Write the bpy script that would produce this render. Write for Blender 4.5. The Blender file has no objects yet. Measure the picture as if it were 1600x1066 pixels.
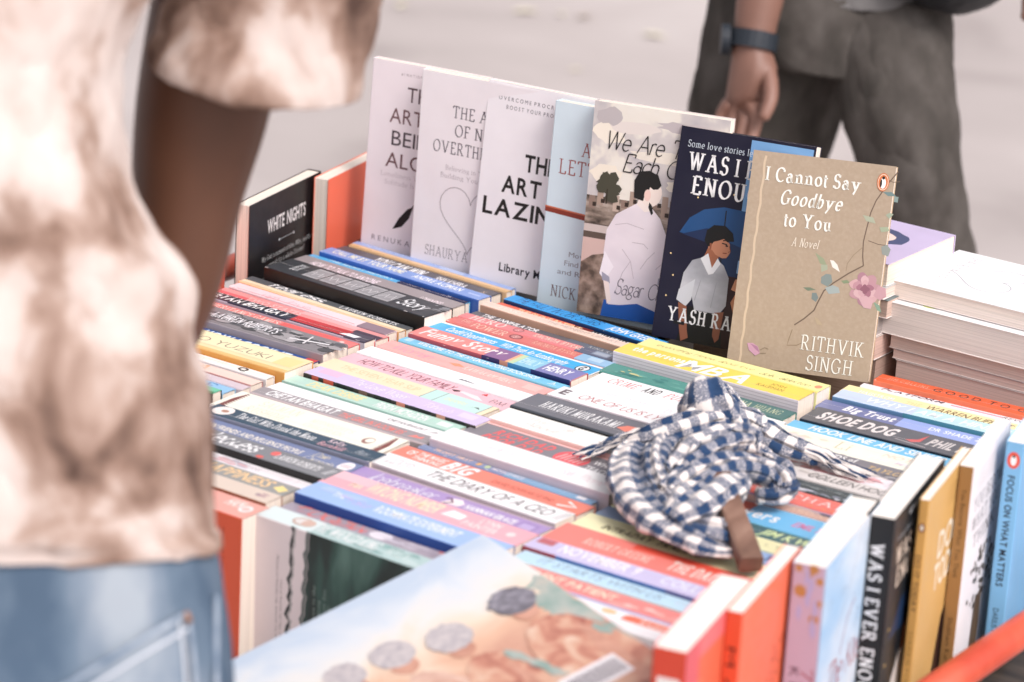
import bpy, math, random
from mathutils import Vector, Matrix
R = math.radians
SC = bpy.context.scene
COL = SC.collection
# ------------------------------------------------------------------ camera
cam_d = bpy.data.cameras.new("camera")
cam = bpy.data.objects.new("camera", cam_d)
COL.objects.link(cam)
cr, cu, cf = Vector((.8103, .5836, .0533)), Vector((-.2308, .2343, .9444)), Vector((-.5386, .7775, -.3246))
CAM = Vector((1.5847, -2.2877, .955))
cam.matrix_world = Matrix(((cr.x, cu.x, -cf.x, CAM.x), (cr.y, cu.y, -cf.y, CAM.y), (cr.z, cu.z, -cf.z, CAM.z), (0, 0, 0, 1)))
cam_d.sensor_width = 36
cam_d.lens = 4700 / 1600 * 36
cam_d.clip_end = 500
cam_d.dof.use_dof = True
cam_d.dof.focus_distance = 2.9
cam_d.dof.aperture_fstop = 5.2
SC.camera = cam
# ------------------------------------------------------------------ sky, sun, exposure (bright overcast)
SUN_EL, SUN_AZ = 50, -15          # azimuth measured from +x (along the spines) towards +y
w = bpy.data.worlds.new("World")
SC.world = w
w.use_nodes = True
nt = w.node_tree
sky = nt.nodes.new("ShaderNodeTexSky")
sky.sky_type = 'NISHITA'
sky.sun_disc = False
sky.sun_elevation = R(SUN_EL)
sky.sun_rotation = R(90 - SUN_AZ)
sky.dust_density = 4
hs = nt.nodes.new("ShaderNodeHueSaturation")
hs.inputs['Saturation'].default_value = .16
bg = nt.nodes["Background"]
bg.inputs[1].default_value = .15
nt.links.new(sky.outputs[0], hs.inputs['Color'])
tint = nt.nodes.new("ShaderNodeMix")
tint.data_type, tint.blend_type = 'RGBA', 'MULTIPLY'
tint.inputs[0].default_value = 1
tint.inputs[7].default_value = (1, .95, .968, 1)          # camera white balance of the overcast sky
nt.links.new(hs.outputs[0], tint.inputs[6])
nt.links.new(tint.outputs[2], bg.inputs[0])
sl = bpy.data.lights.new("sun", 'SUN')
sl.energy = 1.35
sl.angle = R(24)
sl.color = (1, .93, .9)
sun = bpy.data.objects.new("sun", sl)
COL.objects.link(sun)
sd = Vector((math.cos(R(SUN_EL)) * math.cos(R(SUN_AZ)), math.cos(R(SUN_EL)) * math.sin(R(SUN_AZ)), math.sin(R(SUN_EL))))
sun.rotation_euler = sd.to_track_quat('Z', 'Y').to_euler()
SC.view_settings.view_transform = 'Standard'
SC.view_settings.look = 'None'
SC.view_settings.exposure = .4
SC.view_settings.gamma = 1
SC.render.engine = 'CYCLES'
SC.cycles.use_denoising = True
random.seed(7)
G = -.78                          # height of the pavement; z = 0 is the level of the book spines

# ------------------------------------------------------------------ colour and materials
def lin(c):
    return c / 12.92 if c <= .04045 else ((c + .055) / 1.055) ** 2.4
def hexc(h):
    return [lin(int(h[i:i + 2], 16) / 255) for i in (0, 2, 4)]
CAL = {'t': (.05, 1.0), 'v': (.02, 1.12), 'u': (.02, 1.0), 'n': (0, 1)}
def base(h, k):
    """paint colour of a surface the photograph shows as h: take off the sheen of the sky (k = which way it faces)"""
    s, g = CAL[k]
    c = [min(.86, max(.006, (q - s) * g)) for q in hexc(h)]
    y = .3 * c[0] + .6 * c[1] + .1 * c[2]
    return [q * .89 + y * .11 for q in c]
MATS = {}
def node_mat(name):
    m = bpy.data.materials.new(name)
    m.use_nodes = True
    return m, m.node_tree, m.node_tree.nodes["Principled BSDF"]
def paint(h, k='t', rough=.36, var=.05):
    key = (h, k, rough)
    if key in MATS:
        return MATS[key]
    m, t, b = node_mat("print_" + h)
    c = base(h, k)
    tc = t.nodes.new("ShaderNodeTexCoord")
    n = t.nodes.new("ShaderNodeTexNoise")
    n.inputs['Scale'].default_value = 38
    n.inputs['Detail'].default_value = 5
    t.links.new(tc.outputs['Object'], n.inputs['Vector'])
    mx = t.nodes.new("ShaderNodeMix")
    mx.data_type = 'RGBA'
    mx.inputs[6].default_value = [x * (1 - var) for x in c] + [1]
    mx.inputs[7].default_value = [min(.9, x * (1 + var) + .002) for x in c] + [1]
    t.links.new(n.outputs['Fac'], mx.inputs[0])
    t.links.new(mx.outputs[2], b.inputs['Base Color'])
    mr = t.nodes.new("ShaderNodeMapRange")
    mr.inputs[1].default_value, mr.inputs[2].default_value = .3, .7
    mr.inputs[3].default_value, mr.inputs[4].default_value = rough - .07, rough + .1
    t.links.new(n.outputs['Fac'], mr.inputs[0])
    t.links.new(mr.outputs[0], b.inputs['Roughness'])
    MATS[key] = m
    return m
def page_mat(h='f0e4d6', k='n'):
    key = ('page', h)
    if key in MATS:
        return MATS[key]
    m, t, b = node_mat("paper_edge")
    c = hexc(h)
    tc = t.nodes.new("ShaderNodeTexCoord")
    mp = t.nodes.new("ShaderNodeMapping")
    mp.inputs['Scale'].default_value = (1.5, 420, 1.5)
    n = t.nodes.new("ShaderNodeTexNoise")
    n.inputs['Scale'].default_value = 3
    n.inputs['Detail'].default_value = 3
    t.links.new(tc.outputs['Object'], mp.inputs[0])
    t.links.new(mp.outputs[0], n.inputs['Vector'])
    r = t.nodes.new("ShaderNodeValToRGB")
    r.color_ramp.elements[0].position, r.color_ramp.elements[1].position = .32, .62
    r.color_ramp.elements[0].color = [x * .78 for x in c] + [1]
    r.color_ramp.elements[1].color = c + [1]
    t.links.new(n.outputs['Fac'], r.inputs[0])
    t.links.new(r.outputs[0], b.inputs['Base Color'])
    b.inputs['Roughness'].default_value = .8
    bp = t.nodes.new("ShaderNodeBump")
    bp.inputs['Strength'].default_value = .4
    bp.inputs['Distance'].default_value = .0005
    t.links.new(n.outputs['Fac'], bp.inputs['Height'])
    t.links.new(bp.outputs[0], b.inputs['Normal'])
    MATS[key] = m
    return m
def noise_mat(name, stops, scale, rough=.4, detail=6, stretch=(1, 1, 1), coord='Object', bump=0, distort=0):
    m, t, b = node_mat(name)
    tc = t.nodes.new("ShaderNodeTexCoord")
    mp = t.nodes.new("ShaderNodeMapping")
    mp.inputs['Scale'].default_value = stretch
    n = t.nodes.new("ShaderNodeTexNoise")
    n.inputs['Scale'].default_value = scale
    n.inputs['Detail'].default_value = detail
    n.inputs['Distortion'].default_value = distort
    t.links.new(tc.outputs[coord], mp.inputs[0])
    t.links.new(mp.outputs[0], n.inputs['Vector'])
    r = t.nodes.new("ShaderNodeValToRGB")
    e = r.color_ramp.elements
    while len(e) < len(stops):
        e.new(.5)
    for el, (p, c) in zip(e, stops):
        el.position = p
        el.color = list(c) + [1]
    t.links.new(n.outputs['Fac'], r.inputs[0])
    t.links.new(r.outputs[0], b.inputs['Base Color'])
    b.inputs['Roughness'].default_value = rough
    if rough >= .85:
        b.inputs['Specular IOR Level'].default_value = .08
    if bump:
        bp = t.nodes.new("ShaderNodeBump")
        bp.inputs['Strength'].default_value = bump
        bp.inputs['Distance'].default_value = .002
        t.links.new(n.outputs['Fac'], bp.inputs['Height'])
        t.links.new(bp.outputs[0], b.inputs['Normal'])
    return m

# ------------------------------------------------------------------ objects
class MB:
    """collects polygons with their materials and links them as ONE mesh object"""
    def __init__(s):
        s.v, s.f, s.m, s.mats, s.smooth = [], [], [], [], False
    def add(s, verts, faces, mat):
        o = len(s.v)
        if mat not in s.mats:
            s.mats.append(mat)
        i = s.mats.index(mat)
        s.v += [tuple(p) for p in verts]
        s.f += [tuple(o + q for q in f) for f in faces]
        s.m += [i] * len(faces)
    def box(s, a, b, mat):
        (x0, y0, z0), (x1, y1, z1) = a, b
        s.add([(x, y, z) for z in (z0, z1) for y in (y0, y1) for x in (x0, x1)],
              [(0, 2, 3, 1), (4, 5, 7, 6), (0, 1, 5, 4), (2, 6, 7, 3), (0, 4, 6, 2), (1, 3, 7, 5)], mat)
    def tube(s, pts, rad, mat, n=10, caps=True):
        pts = [Vector(p) for p in pts]
        rad = rad if isinstance(rad, list) else [rad] * len(pts)
        vs, fs = [], []
        for i, p in enumerate(pts):
            d = (pts[min(i + 1, len(pts) - 1)] - pts[max(i - 1, 0)]).normalized()
            a = d.cross(Vector((0, 0, 1)) if abs(d.z) < .9 else Vector((1, 0, 0))).normalized()
            b = d.cross(a)
            for k in range(n):
                q = 2 * math.pi * k / n
                vs.append(p + (a * math.cos(q) + b * math.sin(q)) * rad[i])
        for i in range(len(pts) - 1):
            for k in range(n):
                k2 = (k + 1) % n
                fs.append((i * n + k, i * n + k2, (i + 1) * n + k2, (i + 1) * n + k))
        if caps:
            fs += [tuple(range(n))[::-1], tuple((len(pts) - 1) * n + k for k in range(n))]
        s.add(vs, fs, mat)
    def build(s, name, parent=None, smooth=False):
        me = bpy.data.meshes.new(name)
        me.from_pydata(s.v, [], s.f)
        for m in s.mats:
            me.materials.append(m)
        me.polygons.foreach_set('material_index', s.m)
        if smooth:
            me.polygons.foreach_set('use_smooth', [True] * len(s.f))
        me.update()
        o = bpy.data.objects.new(name, me)
        COL.objects.link(o)
        o.parent = parent
        return o
def tag(o, label=None, cat=None, group=None, kind=None):
    for k, v in (('label', label), ('category', cat), ('group', group), ('kind', kind)):
        if v:
            o[k] = v
    return o
def empty(name, M=None):
    o = bpy.data.objects.new(name, None)
    o.empty_display_size = .02
    COL.objects.link(o)
    if M is not None:
        o.matrix_world = M
    return o
def frame(o, x, y, z):
    return Matrix(((x[0], y[0], z[0], o[0]), (x[1], y[1], z[1], o[1]), (x[2], y[2], z[2], o[2]), (0, 0, 0, 1)))

# ------------------------------------------------------------------ lettering
GL = {}
def sans(ch, bold):
    key = (ch, bold)
    if key in GL:
        return GL[key]
    cv = bpy.data.curves.new("glyph", 'FONT')
    cv.body = ch
    cv.resolution_u = 3
    cv.offset = bold
    ob = bpy.data.objects.new("glyph", cv)
    me = ob.to_mesh()
    vs = [(p.co.x, p.co.y) for p in me.vertices]
    fs = [tuple(p.vertices) for p in me.polygons]
    ob.to_mesh_clear()
    bpy.data.objects.remove(ob)
    bpy.data.curves.remove(cv)
    if not vs:
        GL[key] = ([], [], .3)
        return GL[key]
    x0 = min(v[0] for v in vs)
    x1 = max(v[0] for v in vs)
    k = 1 / .72
    GL[key] = ([((x - x0) * k, y * k) for x, y in vs], fs, (x1 - x0) * k)
    return GL[key]
# pen strokes of a book face, cap height 1.  L = line with serifs, M = serif at its first end, l = plain line, a = arc
SK = {
 'A': 'L0,0,.36,1;M.72,0,.36,1;l.13,.36,.58,.36', 'B': 'L.12,0,.12,1;l.12,1,.34,1;a.34,.76,.22,.24,90,-90;l.12,.52,.36,.52;a.36,.26,.26,.26,90,-90;l.12,0,.36,0',
 'C': 'a.42,.5,.4,.5,48,312;l.7,.9,.7,.72', 'D': 'L.12,0,.12,1;l.12,1,.35,1;a.35,.5,.4,.5,90,-90;l.12,0,.35,0',
 'E': 'L.12,0,.12,1;l.12,1,.56,1;l.12,.52,.46,.52;l.12,0,.6,0;l.56,1,.56,.82;l.6,0,.6,.2', 'F': 'L.12,0,.12,1;l.12,1,.56,1;l.12,.52,.46,.52;l.56,1,.56,.82',
 'G': 'a.42,.5,.4,.5,48,320;l.7,.9,.7,.74;M.7,.4,.7,.06', 'H': 'L.12,0,.12,1;L.66,0,.66,1;l.12,.52,.66,.52', 'I': 'L.12,0,.12,1',
 'J': 'M.3,1,.3,.2;a.15,.2,.15,.2,0,-150', 'K': 'L.12,0,.12,1;M.62,1,.14,.42;M.72,0,.3,.58', 'L': 'L.12,0,.12,1;l.12,0,.58,0;l.58,0,.58,.2',
 'M': 'L.1,0,.14,1;l.14,1,.46,.04;l.46,.04,.78,1;L.82,0,.78,1', 'N': 'L.1,0,.1,1;l.1,1,.68,0;M.68,1,.68,0', 'O': 'a.42,.5,.4,.5,0,360',
 'P': 'L.12,0,.12,1;l.12,1,.34,1;a.34,.73,.25,.27,90,-90;l.12,.46,.34,.46', 'Q': 'a.42,.5,.4,.5,0,360;l.48,.16,.8,-.14',
 'R': 'L.12,0,.12,1;l.12,1,.34,1;a.34,.75,.24,.25,90,-90;l.12,.5,.34,.5;M.7,0,.34,.5', 'S': 'a.32,.75,.22,.25,30,270;a.32,.26,.25,.26,90,-150;l.52,.98,.52,.8;l.06,.02,.06,.2',
 'T': 'M.36,0,.36,1;l.02,1,.7,1;l.02,1,.02,.82;l.7,1,.7,.82', 'U': 'M.12,1,.12,.3;a.37,.3,.25,.3,180,360;M.62,1,.62,.3', 'V': 'M0,1,.35,0;M.7,1,.35,0',
 'W': 'M0,1,.27,0;l.27,0,.5,1;l.5,1,.75,0;M1,1,.75,0', 'X': 'L0,1,.68,0;L.02,0,.66,1', 'Y': 'M0,1,.35,.48;M.7,1,.35,.48;M.35,0,.35,.48', 'Z': 'l.04,1,.62,1;l.62,1,.04,0;l.04,0,.64,0;l.04,1,.04,.82;l.64,0,.64,.2',
 'a': 'a.25,.2,.2,.2,0,360;M.45,0,.45,.42;a.27,.42,.18,.21,0,160', 'b': 'l.1,0,.1,1;a.3,.31,.22,.31,0,360', 'c': 'a.28,.32,.25,.32,50,315', 'd': 'a.27,.31,.22,.31,0,360;M.49,0,.49,1',
 'e': 'a.28,.32,.25,.32,0,318;l.04,.34,.52,.34', 'f': 'M.18,0,.18,.8;a.34,.8,.16,.2,180,50;l.02,.62,.4,.62', 'g': 'a.26,.4,.19,.22,0,360;a.28,-.06,.24,.16,0,360;l.2,.2,.14,.08;l.4,.58,.54,.62',
 'h': 'L.1,0,.1,1;a.3,.4,.2,.24,180,0;M.5,0,.5,.4', 'i': 'L.12,0,.12,.62;a.12,.84,.02,.02,0,360', 'j': 'l.2,.62,.2,-.1;a.06,-.1,.14,.16,0,-120;a.2,.84,.02,.02,0,360', 'k': 'L.1,0,.1,1;M.46,.62,.12,.26;M.54,0,.24,.38',
 'l': 'L.12,0,.12,1', 'm': 'L.1,0,.1,.62;a.28,.4,.18,.24,180,0;M.46,0,.46,.4;a.64,.4,.18,.24,180,0;M.82,0,.82,.4', 'n': 'L.1,0,.1,.62;a.3,.4,.2,.24,180,0;M.5,0,.5,.4', 'o': 'a.28,.32,.26,.32,0,360',
 'p': 'L.1,-.3,.1,.62;a.3,.31,.22,.31,0,360', 'q': 'a.27,.31,.22,.31,0,360;M.49,-.3,.49,.62', 'r': 'L.1,0,.1,.62;a.26,.42,.16,.22,180,50', 's': 'a.2,.47,.15,.16,30,270;a.2,.16,.17,.16,90,-150',
 't': 'l.16,.84,.16,.14;a.28,.14,.12,.14,180,300;l.02,.62,.36,.62', 'u': 'M.1,.62,.1,.24;a.29,.24,.19,.24,180,360;M.48,0,.48,.62', 'v': 'M0,.62,.26,0;M.52,.62,.26,0', 'w': 'M0,.62,.2,0;l.2,0,.39,.62;l.39,.62,.58,0;M.78,.62,.58,0',
 'x': 'L0,.62,.48,0;L0,0,.48,.62', 'y': 'M0,.62,.28,.02;M.54,.62,.28,.02;l.28,.02,.1,-.3', 'z': 'l.04,.62,.44,.62;l.44,.62,.04,0;l.04,0,.46,0',
 "'": 'l.08,1,.06,.8', ',': 'l.1,.06,.04,-.14', '.': 'a.08,.04,.03,.03,0,360', '?': 'a.24,.76,.2,.24,160,-70;l.3,.54,.27,.28;a.27,.04,.03,.03,0,360'}
def pen(ch, style):
    key = (ch, style)
    if key in GL:
        return GL[key]
    thin, thick, nib, ser = {'serif': (.045, .12, 24, 1), 'serifb': (.06, .2, 20, 1), 'light': (.03, .085, 24, 1), 'script': (.05, .075, 40, 0), 'brush': (.06, .17, 40, 0)}[style]
    vs, fs = [], []
    def wid(dx, dy):
        return thin + (thick - thin) * abs(math.sin(math.atan2(dy, dx) - R(nib)))
    def run(P):
        o = len(vs)
        for i, p in enumerate(P):
            q, r = P[max(i - 1, 0)], P[min(i + 1, len(P) - 1)]
            dx, dy = r[0] - q[0], r[1] - q[1]
            d = math.hypot(dx, dy) or 1
            h = wid(dx, dy) / 2
            vs.extend([(p[0] - dy / d * h, p[1] + dx / d * h), (p[0] + dy / d * h, p[1] - dx / d * h)])
        for i in range(len(P) - 1):
            fs.append((o + 2 * i + 1, o + 2 * i + 3, o + 2 * i + 2, o + 2 * i))
    def serif(x, y):
        if not ser:
            return
        o = len(vs)
        h, d = .06 if style == 'serifb' else .042, (.11 if style == 'light' else .135) + thick * .3
        s = -1 if y > .5 else 1
        vs.extend([(x - d, y), (x + d, y), (x + d, y + s * h), (x - d, y + s * h)])
        fs.append((o, o + 1, o + 2, o + 3) if s > 0 else (o + 3, o + 2, o + 1, o))
    for st in SK[ch].split(';'):
        n = [float(q) for q in st[1:].split(',')]
        if st[0] == 'a':
            k = max(6, int(abs(n[5] - n[4]) / 22))
            run([(n[0] + n[2] * math.cos(R(n[4] + (n[5] - n[4]) * i / k)), n[1] + n[3] * math.sin(R(n[4] + (n[5] - n[4]) * i / k))) for i in range(k + 1)])
        else:
            run([(n[0], n[1]), (n[2], n[3])])
            if st[0] in 'LM':
                serif(n[0], n[1])
            if st[0] == 'L':
                serif(n[2], n[3])
    x0 = min(v[0] for v in vs)
    x1 = max(v[0] for v in vs)
    GL[key] = ([(x - x0, y) for x, y in vs], fs, x1 - x0)
    return GL[key]
def layout(s, style):
    """polygons of a line of text, cap height 1, starting at x = 0"""
    it = style.endswith(' i')
    st = style[:-2] if it else style
    out, x = [], 0
    for ch in s:
        if ch == ' ':
            x += .42
            continue
        if st in ('sans', 'bold', 'heavy', 'thin', 'wide'):
            vs, fs, wd = sans(ch, {'sans': 0, 'bold': .022, 'heavy': .042, 'thin': -.012, 'wide': 0}[st])
            gap = {'wide': .5, 'heavy': .15}.get(st, .12)
        elif ch in SK:
            vs, fs, wd = pen(ch, st)
            gap = .13 if st in ('serif', 'serifb', 'light') else .03
        else:
            vs, fs, wd = sans(ch, 0)
            gap = .12
        out.append(([(x + a + (b * .26 if it or st in ('script', 'brush') else 0), b) for a, b in vs], fs))
        x += wd + gap
    return out, x
LAY = [0]
class Face:
    """one printed face of a book cover: x to the right, y up, metres"""
    def __init__(s, mb, fn, w, h, k):
        s.mb, s.fn, s.w, s.h, s.k = mb, fn, w, h, k
        s.n, s.r = 0, 0
    def put(s, vs, fs, mat, step=1):
        s.n += step
        e = .00005 + .000009 * s.n
        s.mb.add([s.fn(x, y, e) for x, y in vs], fs, mat)
    def poly(s, pts, h, mat=None):
        s.put(pts, [tuple(range(len(pts)))], mat or paint(h, s.k))
    def rect(s, x0, y0, x1, y1, h, mat=None):
        if s.r:                                    # a band round the rounded edges of a spine
            ys = [y0] + [y for y in (s.r * .3, s.r, s.h - s.r, s.h - s.r * .3) if y0 < y < y1] + [y1]
            s.put([(x, y) for y in ys for x in (x0, x1)], [(2 * i, 2 * i + 1, 2 * i + 3, 2 * i + 2) for i in range(len(ys) - 1)], mat or paint(h, s.k))
            return
        s.poly([(x0, y0), (x1, y0), (x1, y1), (x0, y1)], h, mat)
    def oval(s, cx, cy, rx, ry, h, n=22, mat=None, rot=0, jit=0):
        c, q = math.cos(rot), math.sin(rot)
        P = []
        for i in range(n):
            a = 2 * math.pi * i / n
            j = 1 + random.uniform(-jit, jit)
            x, y = rx * j * math.cos(a), ry * j * math.sin(a)
            P.append((cx + x * c - y * q, cy + x * q + y * c))
        s.poly(P, h, mat)
    def line(s, pts, wd, h):
        vs, fs = [], []
        for i, p in enumerate(pts):
            q, r = pts[max(i - 1, 0)], pts[min(i + 1, len(pts) - 1)]
            dx, dy = r[0] - q[0], r[1] - q[1]
            d = math.hypot(dx, dy) or 1
            k = wd / 2
            vs += [(p[0] - dy / d * k, p[1] + dx / d * k), (p[0] + dy / d * k, p[1] - dx / d * k)]
        for i in range(len(pts) - 1):
            fs.append((2 * i + 1, 2 * i + 3, 2 * i + 2, 2 * i))
        s.put(vs, fs, paint(h, s.k))
    def text(s, t, x0, x1, y0, y1, style, h):
        gl, wd = layout(t, style)
        if not gl:
            return
        sx, sy = (x1 - x0) / wd, y1 - y0
        for i, (vs, fs) in enumerate(gl):
            s.put([(x0 + a * sx, y0 + b * sy) for a, b in vs], fs, paint(h, s.k), 1 if i == 0 else 0)
            s.n += .02

# ------------------------------------------------------------------ books
NB = [0]
def book(label, M, L, t, W, spine, front=None, back=None, kf='v', kb='v', ks='t', pages='f0e4d6', group=None, name='book'):
    """a paperback: x along the spine (head at 0), y through the thickness (back cover at 0), z out of the spine"""
    root = empty(name, M)
    tag(root, label, 'book', group)
    mb = MB()
    sp, fr, bk = paint(spine, ks), paint(front or spine, kf), paint(back or spine, kb)
    r, c = min(.0013, t * .2), min(.00055, t * .1)
    def dome(y):
        q = min(y, t - y)
        return 0 if q >= r else (-r * .3 * (r - q) / (r * .7) if q > r * .3 else -r * .3 - (r * .3 - q) / (r * .3) * r * .7)
    out = [(0, -W), (0, -r), (r * .3, -r * .3), (r, 0), (t - r, 0), (t - r * .3, -r * .3), (t, -r), (t, -W)]
    inn = [(c, -W), (c, -r), (c + r * .3, -r * .3 - c), (r + c, -c), (t - r - c, -c), (t - c - r * .3, -r * .3 - c), (t - c, -r), (t - c, -W)]
    n = len(out)
    vs = [(x, y, z) for x in (0, L) for y, z in out] + [(x, y, z) for x in (0, L) for y, z in inn]
    for i in range(n - 1):
        m = bk if i < 2 else (sp if i < 5 else fr)
        q = [(i, i + n, i + n + 1, i + 1), (2 * n + i + 1, 3 * n + i + 1, 3 * n + i, 2 * n + i),
             (i, i + 1, 2 * n + i + 1, 2 * n + i), (n + i + 1, n + i, 3 * n + i, 3 * n + i + 1)]
        for f in q:
            mb.add([vs[j] for j in f], [(0, 1, 2, 3)], m)
    for a, b in ((0, 2 * n), (n - 1, 3 * n - 1)):
        mb.add([vs[a], vs[a + n], vs[b + n], vs[b]], [(0, 1, 2, 3)], bk if a == 0 else fr)
    F = {'spine': Face(mb, lambda x, y, e: (x, y, e + dome(y)), L, t, ks),
         'front': Face(mb, lambda x, y, e: (L - y, t + e, -x), W, L, kf),
         'back': Face(mb, lambda x, y, e: (L - y, -e, x - W), W, L, kb)}
    F['spine'].r = r
    def finish():
        o = mb.build('cover', root)
        pb = MB()
        g = .0009
        pb.box((g, c, -W + g), (L - g, t - c, -c * 2.2 - .0006), page_mat(pages))
        pb.build('page_block', root)
        return root
    F['done'] = finish
    return F
# ------------------------------------------------------------------ four rows of books standing on their fore-edges, spines up
EXTRA = {}
def spine_up(u, v, yaw, L, t, dz, info, group, key):
    top, front, label, dec = info
    c, s = math.cos(yaw), math.sin(yaw)
    rn0 = random.Random(len(label) * 31 + int(t * 1e5))
    dz += rn0.uniform(-.0012, .0012)
    M = frame((u, v, dz), (c, s, 0), (-s, c, 0), (0, 0, 1)) @ Matrix.Rotation(rn0.uniform(-.012, .012), 4, 'X') @ Matrix.Rotation(rn0.uniform(-.004, .004), 4, 'Y')
    F = book(label, M, L, t - .0008, .129 + dz, top, back=front or top, front=front or top, group=group)
    f, bk = F['spine'], F['back']
    for d in dec:
        k = d[0]
        if k == 'b':
            w0, w1 = (d[4], d[5]) if len(d) > 4 else (0.0, 1.0)
            f.rect(d[1] * L, w0 * t, d[2] * L, w1 * t, d[3])
        elif k == 't':
            f.text(d[1], d[2] * L, d[3] * L, d[4] * t, d[5] * t, d[6], d[7])
        elif k == 'o':
            f.oval(d[1] * L, d[2] * t, d[3] * L, d[4] * t, d[5])
        elif k == 'p':
            f.poly([(a * L, b * t) for a, b in d[1]], d[2])
        elif k == 'l':
            f.line([(a * L, b * t) for a, b in d[1]], d[3], d[2])
        elif k == 'm':                      # blotches of printed picture: s0, s1, w0, w1, colours, count, size
            rn = random.Random(len(label) * 7 + len(dec))
            for i in range(d[6]):
                q = d[7] * rn.uniform(.5, 1.3)
                f.oval(rn.uniform(d[1], d[2]) * L, (d[3] + (d[4] - d[3]) * rn.uniform(.12, .88)) * t, min(q * 2.2, .016), min(q, .1 * t), rn.choice(d[5]), 10, jit=.35)
        elif k == 'logo':                   # small publisher's mark
            f.text(d[4] if len(d) > 4 else 'H', d[1] * L - .003, d[1] * L + .003, d[2] * t - .003, d[2] * t + .003, 'bold', d[3])
            f.line([(d[1] * L - .005, d[2] * t - .004), (d[1] * L + .005, d[2] * t - .004)], .0008, d[3])
        elif k == 'fb':                     # colour band on the cover board below the spine
            bk.rect((.0), L - d[2] * L, bk.w, L - d[1] * L, d[3])
    wear = 'e9e4e2' if sum(hexc(top)) < 1.2 else 'cfc6c4'
    for i in range(rn0.randint(2, 9)):              # rubbed edges and corners
        s0 = rn0.choice((0, 1, rn0.random(), rn0.random()))
        s0 = min(.985, max(.002, s0 + rn0.uniform(-.02, .02)))
        s1 = min(.998, s0 + rn0.uniform(.004, .03))
        e0 = rn0.choice((.0003, f.h - .0009))
        f.poly([(s0 * L, e0), (s1 * L, e0 + .0001), (s1 * L - .0006, e0 + rn0.uniform(.0003, .0007)), (s0 * L + .0008, e0 + .0004)], wear)
    if rn0.random() < .5:                           # a reading crease along the spine
        y = f.h * rn0.uniform(.25, .75)
        f.line([(L * q / 9, y + .0003 * math.sin(q * 2.2 + t * 900)) for q in range(10)], .00025, wear)
    if key in EXTRA:
        EXTRA[key](F)
    return F['done']()
WH = 'fdfbfc'
GA, GB, GC, GD = 'books in the row of spines farthest to the back left', 'books in the second row of spines', 'books in the third row of spines', 'books in the row of spines beside the standing covers'
ROW1 = [  # key, left end, length, front edge, thickness, turn, height
 ('paleblue', -.312, .218, .1337, .011, -.06, 0), ('tan', -.309, .218, .1237, .0098, -.06, 0), ('youcan', -.313, .215, .0963, .0272, -.058, 0), ('call', -.309, .218, .0746, .0215, -.056, .004),
 ('cyan', -.316, .215, .0655, .009, -.056, 0), ('howtalk', -.319, .217, .0193, .046, -.054, 0), ('black', -.3, .216, -.0258, .0448, -.055, .012), ('fear1', -.314, .217, -.0403, .0143, -.055, 0),
 ('peach', -.311, .216, -.053, .0124, -.05, 0), ('palepink', -.307, .209, -.0708, .0176, -.04, 0), ('red', -.308, .213, -.0936, .0226, -.02, 0), ('bhagat', -.313, .218, -.1127, .0189, 0, .004),
 ('inherit', -.313, .213, -.1355, .0226, .01, 0), ('fear2', -.313, .216, -.1753, .0396, .015, .006), ('navy', -.313, .213, -.1977, .0222, .02, 0), ('asako', -.306, .217, -.2424, .0445, .02, .006),
 ('cream', -.312, .213, -.2562, .0136, .015, 0), ('pinkish', -.314, .213, -.276, .0196, .01, 0), ('mauve', -.312, .213, -.2891, .0129, .01, 0), ('allen', -.319, .213, -.309, .0197, .01, 0), ('green', -.319, .213, -.3228, .0137, .01, .003), ('maroon', -.33, .21, -.348, .024, .01, -.006)]
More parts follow.
